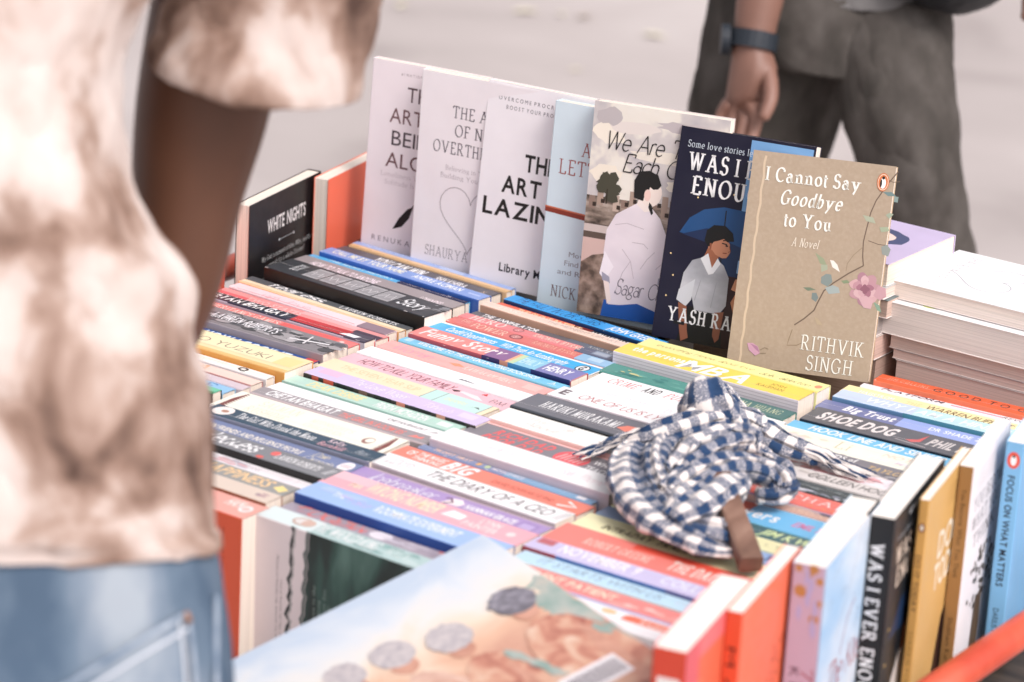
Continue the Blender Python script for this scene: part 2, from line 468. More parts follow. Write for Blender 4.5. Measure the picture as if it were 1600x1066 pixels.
INFO = {
 'paleblue': ('9ab2e2', None, 'thin periwinkle blue spine tucked under the two leftmost white covers', [('t', 'THE ART OF WAR', .05, .34, .25, .7, 'sans', 'c3d0ee'), ('b', .55, .7, 'b4c6ea', .1, .9)]),
 'tan': ('e3bd8d', None, 'thin plain tan spine just in front of the periwinkle one', [('b', .0, 1, 'cfa877', .04, .2)]),
 'youcan': ('6a686d', None, 'dark grey spine with bold white slanted capitals and a small tan emblem', [('t', 'YOU CAN WIN', .24, .56, .22, .82, 'heavy i', WH), ('t', 'SHIV KHERA', .64, .83, .3, .72, 'bold', 'f4f1f4'), ('logo', .94, .5, 'bfa68a', 'X')]),
 'call': ('88a4de', '3f6cc0', 'cornflower blue spine with pale yellow and white capitals', [('t', 'CALL ME BY YOUR NAME', .05, .5, .3, .8, 'bold', 'f3f0d8'), ('t', 'ANDRE ACIMAN', .56, .86, .3, .75, 'bold', 'f1f5ff'), ('b', .9, .97, 'b4c6ee', .4, .55)]),
 'cyan': ('5cb9ec', None, 'narrow spine half bright cyan and half navy', [('b', .57, 1, '42465e'), ('t', 'THE SECRET HISTORY', .12, .54, .25, .75, 'bold', 'cdeaf4'), ('t', 'EL JAMES', .62, .9, .35, .8, 'serif', 'f2e9ea')]),
 'howtalk': ('a39a9b', None, 'wide taupe spine with a pale yellow lower edge and small pinkish white capitals', [('b', 0, 1, 'f3e7b4', .02, .1), ('t', 'HOW TO TALK TO ANYONE', .1, .52, .5, .78, 'bold', 'f5e6ee'), ('t', '92 LITTLE TRICKS', .56, .74, .28, .42, 'sans', '9d94b4'), ('t', 'LOWNDES', .8, .93, .4, .66, 'bold', 'efe2e6')]),
 'black': ('4d5053', '0c0d0e', 'thickest black spine with five pale framed line drawings', [('b', .2 + .11 * i, .3 + .11 * i, 'aeaeb0', .2, .85) for i in range(5)] + [('b', .207 + .11 * i, .293 + .11 * i, '9b9b9e', .27, .78) for i in range(5)] + [('l', [(.21 + .11 * i + .08 * j / 6, .5 + .16 * math.sin(j * 2.1 + i)) for j in range(7)], 'd6d6d8', .001) for i in range(5)] + [('t', 'BOX', .1, .15, .3, .8, 'sans', 'd9dcde'), ('t', 'Story', .77, .93, .3, .75, 'brush', 'e6e8ea'), ('m', .9, 1, .5, 1, ['8a8c90', '7a7d80'], 7, .002)]),
 'fear1': ('6c7073', None, 'charcoal spine with white brush script in front of the thick black one', [('t', 'fearless', .14, .48, .1, 1.0, 'brush', WH), ('t', 'LAUREN ROBERTS', .58, .93, .3, .75, 'serifb', 'f4f4f6')]),
 'peach': ('f3cb9e', 'd59a62', 'plain peach orange spine below the charcoal script one', [('b', 0, 1, 'fbe2bf', .35, .97)]),
 'palepink': ('f9d8dd', None, 'pale pink spine with faint red scribbles and a dusky right end', [('b', .82, 1, '9a8590'), ('t', 'ugly love', .2, .5, .15, .6, 'script', 'f0b4ba'), ('l', [(.05, .1), (.6, .12), (.8, .1)], 'e68f95', .001)]),
 'red': ('f29a98', 'cf3f48', 'rose red spine with pale lettering directly above the bold white name', [('b', .84, 1, '574a58', .03, .6), ('b', 0, .2, 'e56b70', .0, .5), ('t', 'TWO STATES', .18, .52, .3, .7, 'bold', 'f7c4c0'), ('b', .5, .84, 'f6b2b2', .55, .95)]),
 'bhagat': ('5b4b56', 'b9bccb', 'dark plum spine with heavy white capitals and a red hatched block', [('b', .2, .55, '4a4c58'), ('b', .56, .88, 'd9464a', .12, .95), ('b', .88, 1, '5c5864')] + [('l', [(.57 + .018 * i, .15), (.585 + .018 * i, .9)], '7e3a3e', .0011) for i in range(17)] + [('t', 'CHETAN BHAGAT', .02, .53, .18, .88, 'heavy i', '1c1b20'), ('t', 'CHETAN BHAGAT', .015, .525, .22, .9, 'heavy i', WH), ('p', [(.84, .2), (.93, .15), (.95, .5), (.88, .55)], 'f4f2f4')]),
 'inherit': ('ef8480', None, 'coral red spine with small cream capitals and a cream edge', [('b', 0, 1, 'f4e4da', .0, .14), ('t', 'THE INHERITANCE GAMES', .02, .56, .38, .8, 'serifb', 'fbdcd0'), ('b', .57, .9, 'e56a66', .3, .85), ('o', .93, .55, .012, .1, 'f7d5cd')]),
 'fear2': ('8d898c', 'a79fa4', 'mottled grey and brown spine with white script and a pale dagger', [('b', 0, .24, '7a5f5a'), ('m', .22, 1, .05, .95, ['5d5e60', '6b6c70', 'a8a4a6', 'bcb8ba'], 60, .004), ('t', 'fearless', -.0 + .01, .24, .3, .95, 'brush', WH), ('t', 'LAUREN ROBERTS', .3, .68, .32, .66, 'serifb', 'f0eff2'), ('l', [(.76, .35), (.95, .6)], 'e4e2e4', .003), ('l', [(.85, .25), (.83, .8)], 'e4e2e4', .002)]),
 'navy': ('3f64a4', '2c3a66', 'navy blue spine with a lilac left end and white block capitals', [('b', 0, .28, 'e3d0de'), ('t', 'VERITY', .03, .26, .25, .75, 'bold i', '8d6a9c'), ('t', 'HOW I COOK IT', .36, .86, .25, .8, 'heavy i', 'e4f0fc'), ('b', .94, 1, 'd95a5a')]),
 'asako': ('f8e0aa', 'e09a3a', 'wide pale yellow spine with thin widely spaced grey capitals', [('b', 0, .9, 'fbe9bd', .3, .9), ('b', 0, 1, 'eec078', 0, .12), ('t', 'ASAKO YUZUKI', .2, .84, .4, .68, 'thin', '9a8a72'), ('b', .88, .98, 'f7dd96', .3, .8)]),
 'cream': ('fbf6ee', None, 'cream spine with ghostly lettering and a small black mark', [('t', 'BEFORE THE COFFEE', .3, .75, .3, .7, 'sans', 'eee6dc'), ('t', 'Q', .82, .88, .2, .8, 'heavy', '4d4d50')]),
 'pinkish': ('f1d5c8', 'b98886', 'pinkish beige spine with orange brush strokes', [('t', 'KAFKA', .35, .72, .3, .85, 'brush', 'eab992'), ('b', 0, 1, 'b98784', 0, .1)]),
 'mauve': ('d8c8cf', None, 'dull mauve spine above the sky blue one', [('t', 'NORWEGIAN WOOD', .3, .8, .3, .7, 'sans', 'e6dbe0')]),
 'allen': ('96c8ec', None, 'sky blue spine with thin dark blue capitals beside the arm', [('t', 'SARAH ALLEN', .35, .8, .3, .75, 'sans i', '3d5f94'), ('t', 'E', .86, .93, .2, .8, 'serif', '5d8cc8')]),
 'green': ('74cda8', '14201c', 'narrow sea green spine with a dark green edge beside the arm', [('b', 0, 1, '1f9068', .0, .22), ('b', .3, .62, 'd6f0e4', .35, .85), ('t', 'FOREST', .33, .6, .45, .75, 'bold', '8fcfb0')]),
 'maroon': ('7d4b42', None, 'maroon brown spine with torn white marks beside the shirt', [('m', .55, .98, .1, .9, ['f0dcd4', 'e7cfc4', '5a302c'], 12, .004)]),
}
ROW2 = [
 ('fault', -.08, .196, .0893, .0202, -.07, .003), ('silent', -.082, .194, .0691, .02, -.062, 0), ('beige', -.081, .199, .0531, .0158, -.043, .006), ('annih', -.082, .195, .0378, .015, -.029, 0),
 ('hero', -.083, .194, .0199, .0177, -.021, 0), ('power', -.083, .195, .0015, .0182, -.011, 0), ('candid', -.088, .2, -.0348, .0358, -.012, 0), ('funny', -.079, .194, -.0647, .0297, -.006, .005), ('welcome', -.081, .197, -.0796, .0147, -.025, 0),
 ('salmon', -.087, .197, -.1059, .026, -.025, 0), ('goleman', -.091, .2, -.132, .0259, -.018, 0), ('kill', -.091, .202, -.1608, .0285, -.013, 0), ('mint2', -.092, .195, -.1925, .0314, -.014, 0), ('lav', -.084, .202, -.2193, .0266, -.011, .003),
 ('debbie', -.09, .198, -.2429, .0234, -.002, 0), ('white1', -.089, .196, -.2647, .0216, .009, 0), ('room105', -.089, .2, -.2869, .022, .022, 0), ('rushdie', -.095, .19, -.3353, .048, .028, 0), ('moon', -.082, .188, -.362, .0264, .028, .004), ('win', -.097, .2, -.391, .0288, .021, .002),
 ('reckless', -.095, .2, -.4212, .03, .011, .005), ('frank', -.104, .2, -.4399, .0185, .007, 0), ('happy', -.104, .2, -.4681, .028, .005, 0), ('penguin', -.1, .2, -.4915, .0232, .005, .002), ('orange', -.095, .2, -.5271, .0354, .005, 0)]
INFO.update({
 'fault': ('2ba6ec', '124a78', 'bright azure spine with navy hand lettering', [('t', 'THE FAULT IN OUR STARS', .05, .6, .15, .85, 'script', '123f74'), ('t', 'JOHN GREEN', .66, .95, .2, .8, 'bold i', 'f2f8fc')]),
 'silent': ('f0745a', '3a2c30', 'red spine fading to black with cream and white capitals', [('b', .62, 1, '3f4246'), ('b', .5, .62, '8c4a44'), ('t', 'THE SILENT PATIENT', .14, .56, .2, .8, 'bold', 'fbd9a8'), ('t', 'ALEX MICHAELIDES', .62, .96, .2, .75, 'bold', 'f4f4f4')]),
 'beige': ('efd3c2', 'bb9680', 'beige spine with faint grey capitals and a brown cover below it', [('t', 'THE MIDNIGHT LIBRARY', .4, .84, .3, .7, 'sans', 'c9b4a8'), ('t', 'HAIG', .1, .24, .3, .7, 'sans', 'f8e8dc')]),
 'annih': ('6f6f74', None, 'slate grey spine with small bold white capitals', [('b', .6, 1, '717a86'), ('t', 'THE ANNIHILATOR', .06, .42, .22, .8, 'bold', 'fbfbfb'), ('t', 'RINA KENT', .74, .95, .3, .65, 'wide', 'c4c8ce'), ('b', .0, .5, 'e8e2e0', .94, 1)]),
 'hero': ('e8898b', None, 'rosy red spine with a large serif word and a navy right end', [('b', .74, 1, '6d7488'), ('t', 'HERO', .06, .28, .12, .88, 'serifb', 'fbd9d0'), ('o', .36, .5, .03, .33, 'a95a60'), ('o', .36, .5, .024, .25, 'd98a8c'), ('t', 'S', .352, .368, .3, .7, 'serif', 'f4d4cc'), ('t', 'RHONDA BYRNE', .46, .76, .25, .75, 'serifb', 'f6d6c4'), ('b', .83, .93, '8d9cb0', .2, .85), ('b', .84, .92, 'a9b6c6', .3, .7)]),
 'power': ('dd7d77', None, 'brick red spine with cream serif letters and a pale blue right end', [('b', .8, 1, '97c2e2'), ('t', 'THE', .06, .12, .45, .85, 'serif', 'f4cbb8'), ('t', 'POWER', .14, .36, .12, .8, 'serif', 'f7d4bc'), ('o', .41, .5, .036, .36, '8e4a52'), ('o', .41, .5, .028, .27, 'c98a86'), ('t', 'S', .402, .418, .3, .7, 'serif', 'f4d4cc'), ('t', 'RHONDA BYRNE', .52, .79, .25, .72, 'serif', 'f2bfa6'), ('b', .86, .94, 'b9d8ee', .25, .75)]),
 'candid': ('fbfbfd', None, 'cyan spine edged in white with long white italics and a round black logo', [('b', 0.005, .995, '3db6ee', .2, .84), ('t', 'Candid Experiments', .1, .4, .38, .74, 'bold i', 'f2fafd'), ('t', 'With Truth An Autobiography', .43, .83, .38, .74, 'bold i', 'f2fafd'), ('o', .92, .5, .035, .27, '2a3038'), ('o', .92, .5, .03, .22, 'e8eef2'), ('t', 'G', .905, .935, .33, .68, 'heavy', '2a3038')]),
 'funny': ('f0908a', 'b04a54', 'coral spine with big rounded white title and coloured stripes at right', [('b', .47, .6, '96709c'), ('b', .6, .635, 'f2b48c'), ('b', .62, .65, 'c4dcb0'), ('b', .65, .78, '8fcbe4'), ('b', .78, 1, '8a8ac0'), ('t', 'Funny Story', .04, .55, .22, .88, 'bold i', 'fdeae6'), ('t', 'EMILY', .655, .765, .25, .75, 'bold', 'c2e6f0'), ('t', 'HENRY', .8, .95, .25, .75, 'bold', 'f8f6fc'), ('fb', .46, .57, '43305e'), ('fb', .57, .62, 'd58a70'), ('fb', .62, .76, '3f86b8'), ('fb', .76, .995, '35356a')]),
 'welcome': ('7fcdee', None, 'light blue spine with a long line of small white capitals', [('b', .02, .06, 'b9e4f4', .2, .85), ('t', 'WELCOME TO THE HYUNAM-DONG BOOKSHOP', .1, .84, .25, .78, 'bold', 'f4fbfd'), ('logo', .93, .5, 'e4f4fa', 'A')]),
 'salmon': ('f9b4ae', None, 'salmon pink spine with large pale lilac letters and a small orange fish', [('t', 'Woman', .06, .3, .2, .8, 'script', 'e9a4bb'), ('p', [(.4, .5), (.45, .65), (.5, .48), (.45, .35)], 'f29a72'), ('t', 'KAWAKAMI MIEKO', .5, .8, .3, .65, 'bold i', 'fbdcd2'), ('b', .86, .95, 'f8c4bc', .25, .75)]),
 'goleman': ('fbf8fb', None, 'spine half white and half slate with spaced white serif capitals', [('p', [(.55, .03), (.6, .4), (.6, .97), (1, .97), (1, .03)], '77777f'), ('t', 'EMOTIONAL INTELLIGENCE', .06, .5, .35, .75, 'serif', 'f2e2e8'), ('t', 'DANIEL GOLEMAN', .61, .9, .38, .68, 'serifb', 'f4f2f6'), ('logo', .955, .5, 'f4f2f6', 'R')]),
 'kill': ('fbc2cc', None, 'baby pink spine with thin dark red capitals and a drawn knife', [('t', 'HOW TO KILL YOUR FAMILY', .09, .64, .25, .78, 'sans i', '8f4a56'), ('p', [(.64, .42), (.665, .3), (.685, .42), (.68, .52)], '5e3a40'), ('p', [(.685, .4), (.8, .18), (.84, .22), (.78, .5), (.69, .55)], 'fbe6ea'), ('p', [(.78, .7), (.8, .9), (.815, .68)], 'd8333c'), ('t', 'BM', .86, .95, .3, .62, 'light', '8a6a70')]),
 'mint2': ('fbe4c0', None, 'pale cream spine ending in outlined mint panels', [('b', .63, .97, '8c9a9a', .02, .98), ('b', .635, .705, 'c2e8e0', .05, .95), ('b', .71, .965, 'c6ebe2', .05, .95), ('t', 'THE SEVEN YEAR SLIP', .1, .58, .35, .7, 'sans', 'f0cfa0'), ('t', 'DREAMERS', .74, .86, .4, .62, 'sans', 'e8e6b8'), ('p', [(.88, .35), (.93, .55), (.95, .4), (.91, .48)], '6d7c7a')]),
 'lav': ('d8c8ec', '3f3836', 'lavender spine with white script and a dark red flowered cover edge', [('b', .04, .16, 'ecc0dc', .4, .9), ('t', 'The Love Wager', .24, .56, .32, .8, 'script', 'fbf4fd'), ('t', 'Tahereh', .66, .82, .3, .7, 'script', 'f4ecf8'), ('b', .86, .95, 'e2d6f2', .3, .75)] + [('fb', q, q + e, h) for q, e, h in ((.05, .04, 'c4503c'), (.12, .06, 'd4563e'), (.2, .1, '20221f'), (.33, .05, '7a5a50'), (.42, .1, '1f2426'), (.55, .05, 'd8836e'), (.63, .12, '222826'), (.78, .05, 'd0907c'), (.86, .08, '1e2224'))]),
 'debbie': ('bce0d2', None, 'mint green spine with slanted yellow capitals then white ones', [('t', 'DEAR DEBBIE', .12, .44, .25, .8, 'bold i', 'f3e3a0'), ('t', 'FREIDA MCFADDEN', .52, .82, .25, .8, 'bold i', 'f4fbf8'), ('b', .88, .95, 'e4f4ee', .3, .75), ('b', 0, 1, '8fb4a8', 0, .05)]),
 'white1': ('fcfafb', None, 'white spine crossed by one thin lime stripe', [('p', [(.6, .02), (.63, .02), (.66, .97), (.63, .97)], 'ece8a0'), ('t', 'ONE INDIAN GIRL', .12, .5, .35, .75, 'bold', 'f9e8ec'), ('t', 'CHETAN BHAGAT', .68, .9, .4, .64, 'bold i', '8a8488'), ('p', [(.92, .35), (.97, .5), (.95, .65)], 'c4c0c2')]),
 'room105': ('a49da0', None, 'mid grey spine with heavy white capitals then coral ones and a heart', [('t', 'CHETAN BHAGAT', .06, .46, .25, .82, 'heavy i', WH), ('t', 'THE GIRL IN ROOM 105', .48, .84, .25, .72, 'bold i', 'f08078'), ('p', [(.87, .3), (.9, .65), (.92, .5), (.94, .68), (.945, .4)], 'f08a82'), ('b', .0, 1, 'c9b8ba', 0, .08)]),
 'rushdie': ('fbf8e4', None, 'wide ivory spine with zigzag maroon bands at both ends', [('p', [(0, .02), (.05, .02)] + [(.05 + .022 * (i % 2), .02 + .96 * i / 26) for i in range(27)] + [(0, .98)], '8d5650'), ('p', [(1, .02), (.95, .02)] + [(.95 - .022 * (i % 2), .02 + .96 * i / 26) for i in range(27)] + [(1, .98)], '8d5650'), ('t', 'SALMAN', .18, .42, .55, .82, 'serif', 'e6e2c8'), ('t', 'RUSHDIE', .16, .4, .18, .45, 'serif', 'e6e2c8'), ('t', "MIDNIGHT'S", .5, .75, .52, .68, 'serif', 'e8e4cc'), ('t', 'CHILDREN', .5, .73, .28, .44, 'serif', 'e8e4cc'), ('o', .86, .45, .03, .16, 'a87a70'), ('o', .865, .47, .022, .11, 'fbf8e4')]),
 'moon': ('4c6070', '8d90a0', 'dark teal spine with white blackletter style title and pink name', [('o', .08, .5, .055, .4, 'f4ece6'), ('o', .09, .5, .02, .12, 'b9856a'), ('t', 'The Girl Who Drank the Moon', .17, .64, .28, .75, 'serifb', WH), ('t', 'Kelly', .7, .8, .52, .85, 'serifb', 'f0d4da'), ('t', 'Barnhill', .68, .83, .12, .45, 'serifb', 'ecb0ba'), ('t', 'Bury', .88, .95, .35, .65, 'script', 'dfe6ea')]),
 'win': ('8490b4', '15181f', 'slate blue spine with small cream capitals and a white disc', [('t', 'HOW TO WIN FRIENDS AND INFLUENCE PEOPLE', .02, .71, .35, .66, 'bold', 'f2ead8'), ('t', 'Dale', .76, .84, .55, .85, 'script', 'f6e6b0'), ('t', 'Carnegie', .74, .9, .15, .48, 'script', 'f6ecd0'), ('o', .95, .5, .035, .36, 'f8f0f2'), ('b', .925, .975, 'd8a8ac', .42, .47), ('b', .925, .975, 'd8a8ac', .55, .6)]),
 'reckless': ('8c8e92', '16181a', 'grey spine with white script, a red heart and white serif name', [('t', 'Reckless', .28, .58, .22, .95, 'brush', WH), ('o', .66, .62, .022, .17, 'f0706c'), ('o', .63, .12, .02, .1, 'ec6a60'), ('t', 'LAUREN ROBERTS', .68, .92, .34, .68, 'serifb', 'f4f4f6'), ('l', [(.95, .3), (.97, .75)], 'e2e2e4', .0012), ('l', [(.965, .28), (.985, .73)], 'e2e2e4', .0012), ('b', 0, .9, 'dcd8d6', .95, 1)]),
 'frank': ('f2eef1', None, 'white spine with a grey end block holding a pale oval', [('p', [(.76, .03), (.82, .97), (1, .97), (1, .03)], '9a9498'), ('o', .88, .5, .03, .25, 'f0e8ec'), ('l', [(.93, .25), (.94, .75)], 'e0d8dc', .001), ('t', 'ANNE FRANK', .56, .74, .35, .7, 'sans', 'cfc6cc'), ('m', .52, .66, .2, .8, ['ddd2da', 'e6b8bc', 'c4c0cc'], 9, .003), ('b', 0, 1, 'e2ccd0', 0, .06)]),
 'happy': ('a2a29f', None, 'grey spine with peach orange capitals and a yellow diamond', [('t', 'HAPPINESS', .5, .89, .28, .85, 'bold i', 'fbcf9a'), ('p', [(.91, .45), (.93, .75), (.985, .55), (.965, .25)], 'f6df92'), ('b', 0, 1, '3d3a38', 0, .05)]),
 'penguin': ('e3d2c2', '9a6044', 'beige spine with a white striped left part next to the jeans', [('p', [(0, .03), (0, .97), (.82, .97), (.8, .03)], 'f8f4f0'), ('l', [(.83, .03), (.86, .97)], 'f6ece4', .0012), ('l', [(.85, .03), (.88, .97)], 'f6ece4', .0012), ('m', .91, .95, .35, .75, ['c0a0a4', 'a8949c'], 4, .002)]),
 'orange': ('f6aea0', 'e0562e', 'salmon spine with white letters on an orange backed book nearest the jeans', [('t', 'HAM', .83, .91, .45, .85, 'bold i', 'fdeee8'), ('o', .945, .5, .03, .2, 'fbf4f2'), ('o', .945, .5, .02, .12, 'eac0b8')]),
})
ROW3 = [
 ('everything', .112, .2, .0513, .0285, .03, .011), ('mba', .108, .203, .0188, .0323, .03, .012), ('teal', .112, .2, -.0094, .028, .031, 0), ('crime', .118, .2, -.0405, .0309, .029, 0), ('white2', .12, .2, -.0817, .0409, .023, 0), ('lying', .122, .2, -.1128, .0309, .017, .007),
 ('haruki', .114, .2, -.1609, .0478, .011, .005), ('bird', .115, .2, -.1965, .0354, .005, .003), ('rich', .112, .2, -.2476, .0509, -.004, 0), ('hate', .114, .193, -.2849, .037, -.013, .007), ('profit', .109, .189, -.2965, .0115, -.024, 0), ('big', .099, .204, -.3268, .03, -.024, 0),
 ('ceo', .102, .201, -.3571, .0301, -.024, .002), ('ice', .101, .201, -.3909, .0336, -.013, 0), ('mrwrong', .103, .207, -.427, .0359, -.006, .004), ('roommate', .108, .203, -.4629, .0357, .003, .008), ('greyred', .108, .2, -.4817, .0186, .005, 0), ('wicked', .104, .2, -.5079, .026, -.003, 0)]
INFO.update({
 'everything': ('fbf0a0', None, 'pale lemon spine with brown handwriting under the tan and navy covers', [('t', 'everything I know about love', .08, .62, .42, .66, 'script', 'b8985a'), ('t', 'dolly alderton', .66, .93, .3, .56, 'script', '9a8c60'), ('o', .97, .5, .018, .16, 'ee9a78'), ('b', 0, 1, 'f8e27e', .0, .12)]),
 'mba': ('f9d858', 'dcd2d8', 'bright yellow spine with three huge white capitals', [('t', 'the personal', .06, .36, .42, .82, 'heavy', 'fff8e8'), ('t', 'MBA', .33, .71, .08, .88, 'bold i', 'fffdfa'), ('t', 'JOSH', .8, .88, .58, .76, 'sans', 'a08438'), ('t', 'KAUFMAN', .75, .89, .3, .5, 'sans', 'a08438'), ('b', 0, 1, 'f4cd48', .93, 1)]),
 'teal': ('5c9a90', None, 'deep teal spine with pale gold serif name behind the scarf', [('m', .02, .98, .1, .9, ['4d8a84', '6aa89c', '478078'], 30, .004), ('m', .08, .2, .3, .8, ['c8c890', '9ac0a0'], 4, .002), ('b', .55, 1, '5f837f'), ('t', 'ANA HUANG', .7, .96, .3, .72, 'serif', 'd8dab0')]),
 'crime': ('fbf9fa', None, 'white spine with red and black serif capitals left of the scarf hood', [('t', 'CRIME', .08, .24, .3, .72, 'serif i', 'd86a6a'), ('t', 'AND', .27, .36, .3, .72, 'serifb i', '2a2628'), ('t', 'PUNISHMENT', .39, .78, .3, .72, 'serif i', 'd86a6a'), ('m', .93, .97, .3, .6, ['5a5458'], 3, .002)]),
 'white2': ('f9f6f8', None, 'blank looking white spine between two white ones with red lettering', [('t', 'THE IDIOT', .14, .4, .35, .6, 'serif', 'e9e2e6'), ('t', 'DOSTOEVSKY', .5, .8, .35, .6, 'serif', 'e9e2e6'), ('b', 0, 1, 'efe8ec', 0, .06)]),
 'lying': ('fbf8fa', 'cfc4ca', 'white spine with thin red italic capitals beside the scarf', [('t', 'E', .03, .08, .3, .75, 'heavy', '7d7478'), ('t', 'ONE OF US IS LYING', .13, .66, .3, .75, 'thin i', 'b65a5c')]),
 'haruki': ('7c7d84', '22282b', 'graphite spine with white capitals and a coral fish', [('t', 'HARUKI MURAKAMI', .1, .52, .34, .7, 'serifb', 'f8f6f8'), ('p', [(.52, .4), (.55, .62), (.6, .66), (.66, .55), (.64, .35), (.58, .3), (.55, .36)], 'f28c78'), ('b', 0, 1, '5a5e64', 0, .05)]),
 'bird': ('fbf6ee', 'f0c0b8', 'cream spine with a small brown bird mark', [('t', 'What I Talk', .12, .4, .55, .8, 'script', 'ddd4ce'), ('t', 'About', .16, .34, .2, .48, 'script', 'ddd4ce'), ('p', [(.54, .5), (.58, .62), (.62, .55), (.61, .35), (.57, .2), (.59, .42)], 'a48c80')]),
 'rich': ('8f8c92', None, 'grey spine with coral lettering, a red oval and a pink lower edge', [('b', 0, 1, 'f4a0a2', 0, .14), ('b', 0, 1, 'f8c4c0', .9, 1), ('t', 'RICH DAD', .12, .44, .56, .8, 'heavy i', 'ee6a6c'), ('t', 'POOR DAD', .1, .42, .26, .5, 'heavy i', 'ee6a6c'), ('o', .56, .52, .085, .34, 'f2646c')] + [('l', [(.5 + .022 * i, .38), (.515 + .022 * i, .66)], 'fbd0cc', .0014) for i in range(6)] + [('t', 'WHAT THE RICH', .66, .98, .56, .74, 'bold', 'f8f4f4'), ('t', 'TEACH THEIR KIDS', .66, .99, .28, .46, 'bold', 'f8f4f4')]),
 'hate': ('fbf6f8', 'cabfc8', 'white spine with faint pink capitals spelling a four letter word', [('t', 'THE LOVE', .1, .24, .5, .8, 'light i', 'f2d6dc'), ('t', 'HATE', .26, .42, .28, .62, 'light i', 'e4ced4'), ('t', 'THING', .44, .6, .3, .6, 'light i', 'f4e2e6'), ('t', 'Sally Thorne', .68, .92, .3, .62, 'script', 'ecd2d8')]),
 'profit': ('8a98bc', None, 'narrow blue grey spine with peach capitals and a white bird logo', [('b', .5, 1, '88b0d2'), ('t', 'PROFIT FIRST', .08, .3, .3, .8, 'bold', 'f2c8ac'), ('o', .34, .5, .014, .3, 'e8b068'), ('o', .39, .5, .014, .3, 'c8dca0'), ('t', 'MICHALOWICZ', .42, .6, .3, .75, 'bold', 'e8e0e4'), ('b', .9, .95, 'f4f2f8', .25, .75)]),
 'big': ('f58c78', None, 'coral spine with one big outlined white word and a white arrow', [('t', 'OF', .05, .09, .4, .75, 'bold', 'fdf0ec'), ('t', 'THE MAGIC', .1, .25, .55, .82, 'bold', 'fdf0ec'), ('t', 'THINKING', .1, .25, .22, .48, 'bold', 'fdf0ec'), ('t', 'BIG', .26, .41, .2, .88, 'heavy i', 'fffaf6'), ('t', 'DAVID SCHWARTZ PHD', .52, .84, .35, .58, 'sans', 'b8564c'), ('l', [(.89, .72), (.95, .5), (.87, .3)], 'fff4f0', .003), ('b', 0, 1, 'c87068', 0, .04)]),
 'ceo': ('fbfafb', 'b8b0b4', 'white spine with large thin dark grey capitals', [('t', 'STEVEN', .07, .19, .5, .75, 'sans', 'c4bec0'), ('t', 'BARTLETT', .05, .19, .22, .46, 'sans', 'c4bec0'), ('t', 'THE DIARY OF A CEO', .27, .93, .25, .78, 'sans i', '6a6064'), ('l', [(.955, .2), (.975, .85)], 'b0a8aa', .0012), ('l', [(.975, .2), (.992, .85)], '8c8486', .0012)]),
 'ice': ('b49cd0', None, 'violet spine with white script, an ice skate and bold white name', [('b', 0, 1, 'c6b2bc', .86, 1), ('t', 'Icebreaker', .1, .44, .25, .8, 'script', 'eef0fc'), ('p', [(.49, .3), (.51, .72), (.55, .78), (.58, .6), (.59, .72), (.575, .35)], 'fbe8ea'), ('l', [(.48, .62), (.5, .68), (.53, .5), (.5, .25)], '6e4a62', .0022), ('t', 'HANNAH GRACE', .6, .86, .38, .66, 'heavy', 'fbf8fd'), ('b', .875, .96, 'a48cc4', .25, .72), ('b', .885, .95, 'c4b2de', .32, .64)]),
 'mrwrong': ('fab2bc', 'c8364a', 'pink spine with cream capitals and a red cover edge', [('t', 'MR WRONG NUMBER', .12, .56, .3, .88, 'bold i', 'fbe4c4'), ('p', [(.58, .4), (.6, .78), (.68, .7), (.68, .4)], 'fdf2f2'), ('t', 'LYNN', .75, .85, .58, .84, 'bold', 'fbe4e2'), ('t', 'PAINTER', .7, .87, .24, .5, 'bold', 'fbe4e2'), ('o', .92, .5, .02, .13, 'fbdcdc'), ('b', .0, .2, 'fcc4cc', .5, .95)]),
 'roommate': ('a4c4f4', '1f4f98', 'baby blue spine with white capitals and a royal blue cover edge', [('t', 'THE', .13, .2, .45, .7, 'bold', 'eef4fd'), ('t', 'Fake', .22, .33, .35, .65, 'script', 'd2bcec'), ('t', 'ROOMMATE EXPERIMENT', .36, .78, .35, .75, 'bold', 'eef4fd'), ('m', .03, .25, .5, .9, ['c2c4f4', 'b4ccf6'], 6, .004)]),
 'greyred': ('b0a6b2', None, 'smoky grey spine with a red brush word and a pale moon', [('t', 'OCEAN', .12, .42, .15, .9, 'brush', 'ec7c74'), ('o', .5, .5, .055, .42, 'ece6ee'), ('m', .55, .75, .1, .9, ['c6c0ca', 'd2ccd6', 'bcb4c0'], 14, .004), ('m', .06, .4, .05, .95, ['e88a80', 'c49aa0'], 12, .002), ('m', .78, 1, .1, .9, ['e48c84', 'a49aa6'], 10, .003)]),
 'wicked': ('dcebea', 'e0d4d6', 'pale teal spine with white serif capitals on the torn edged fantasy book at the front', [('b', .28, 1, 'b9d4d2'), ('m', .3, 1, .05, .95, ['a2c4c0', 'c8dedc', '8fb4b0'], 30, .004), ('o', .2, .5, .05, .3, 'c8a898'), ('o', .2, .5, .04, .22, 'e0dcd8'), ('o', .23, .5, .03, .26, 'd8b8a8'), ('t', 'THE WICKED KING', .27, .6, .22, .8, 'serifb', 'f8fbfa'), ('t', 'HOLLY', .64, .75, .3, .75, 'serif', 'eef4f2')]),
})
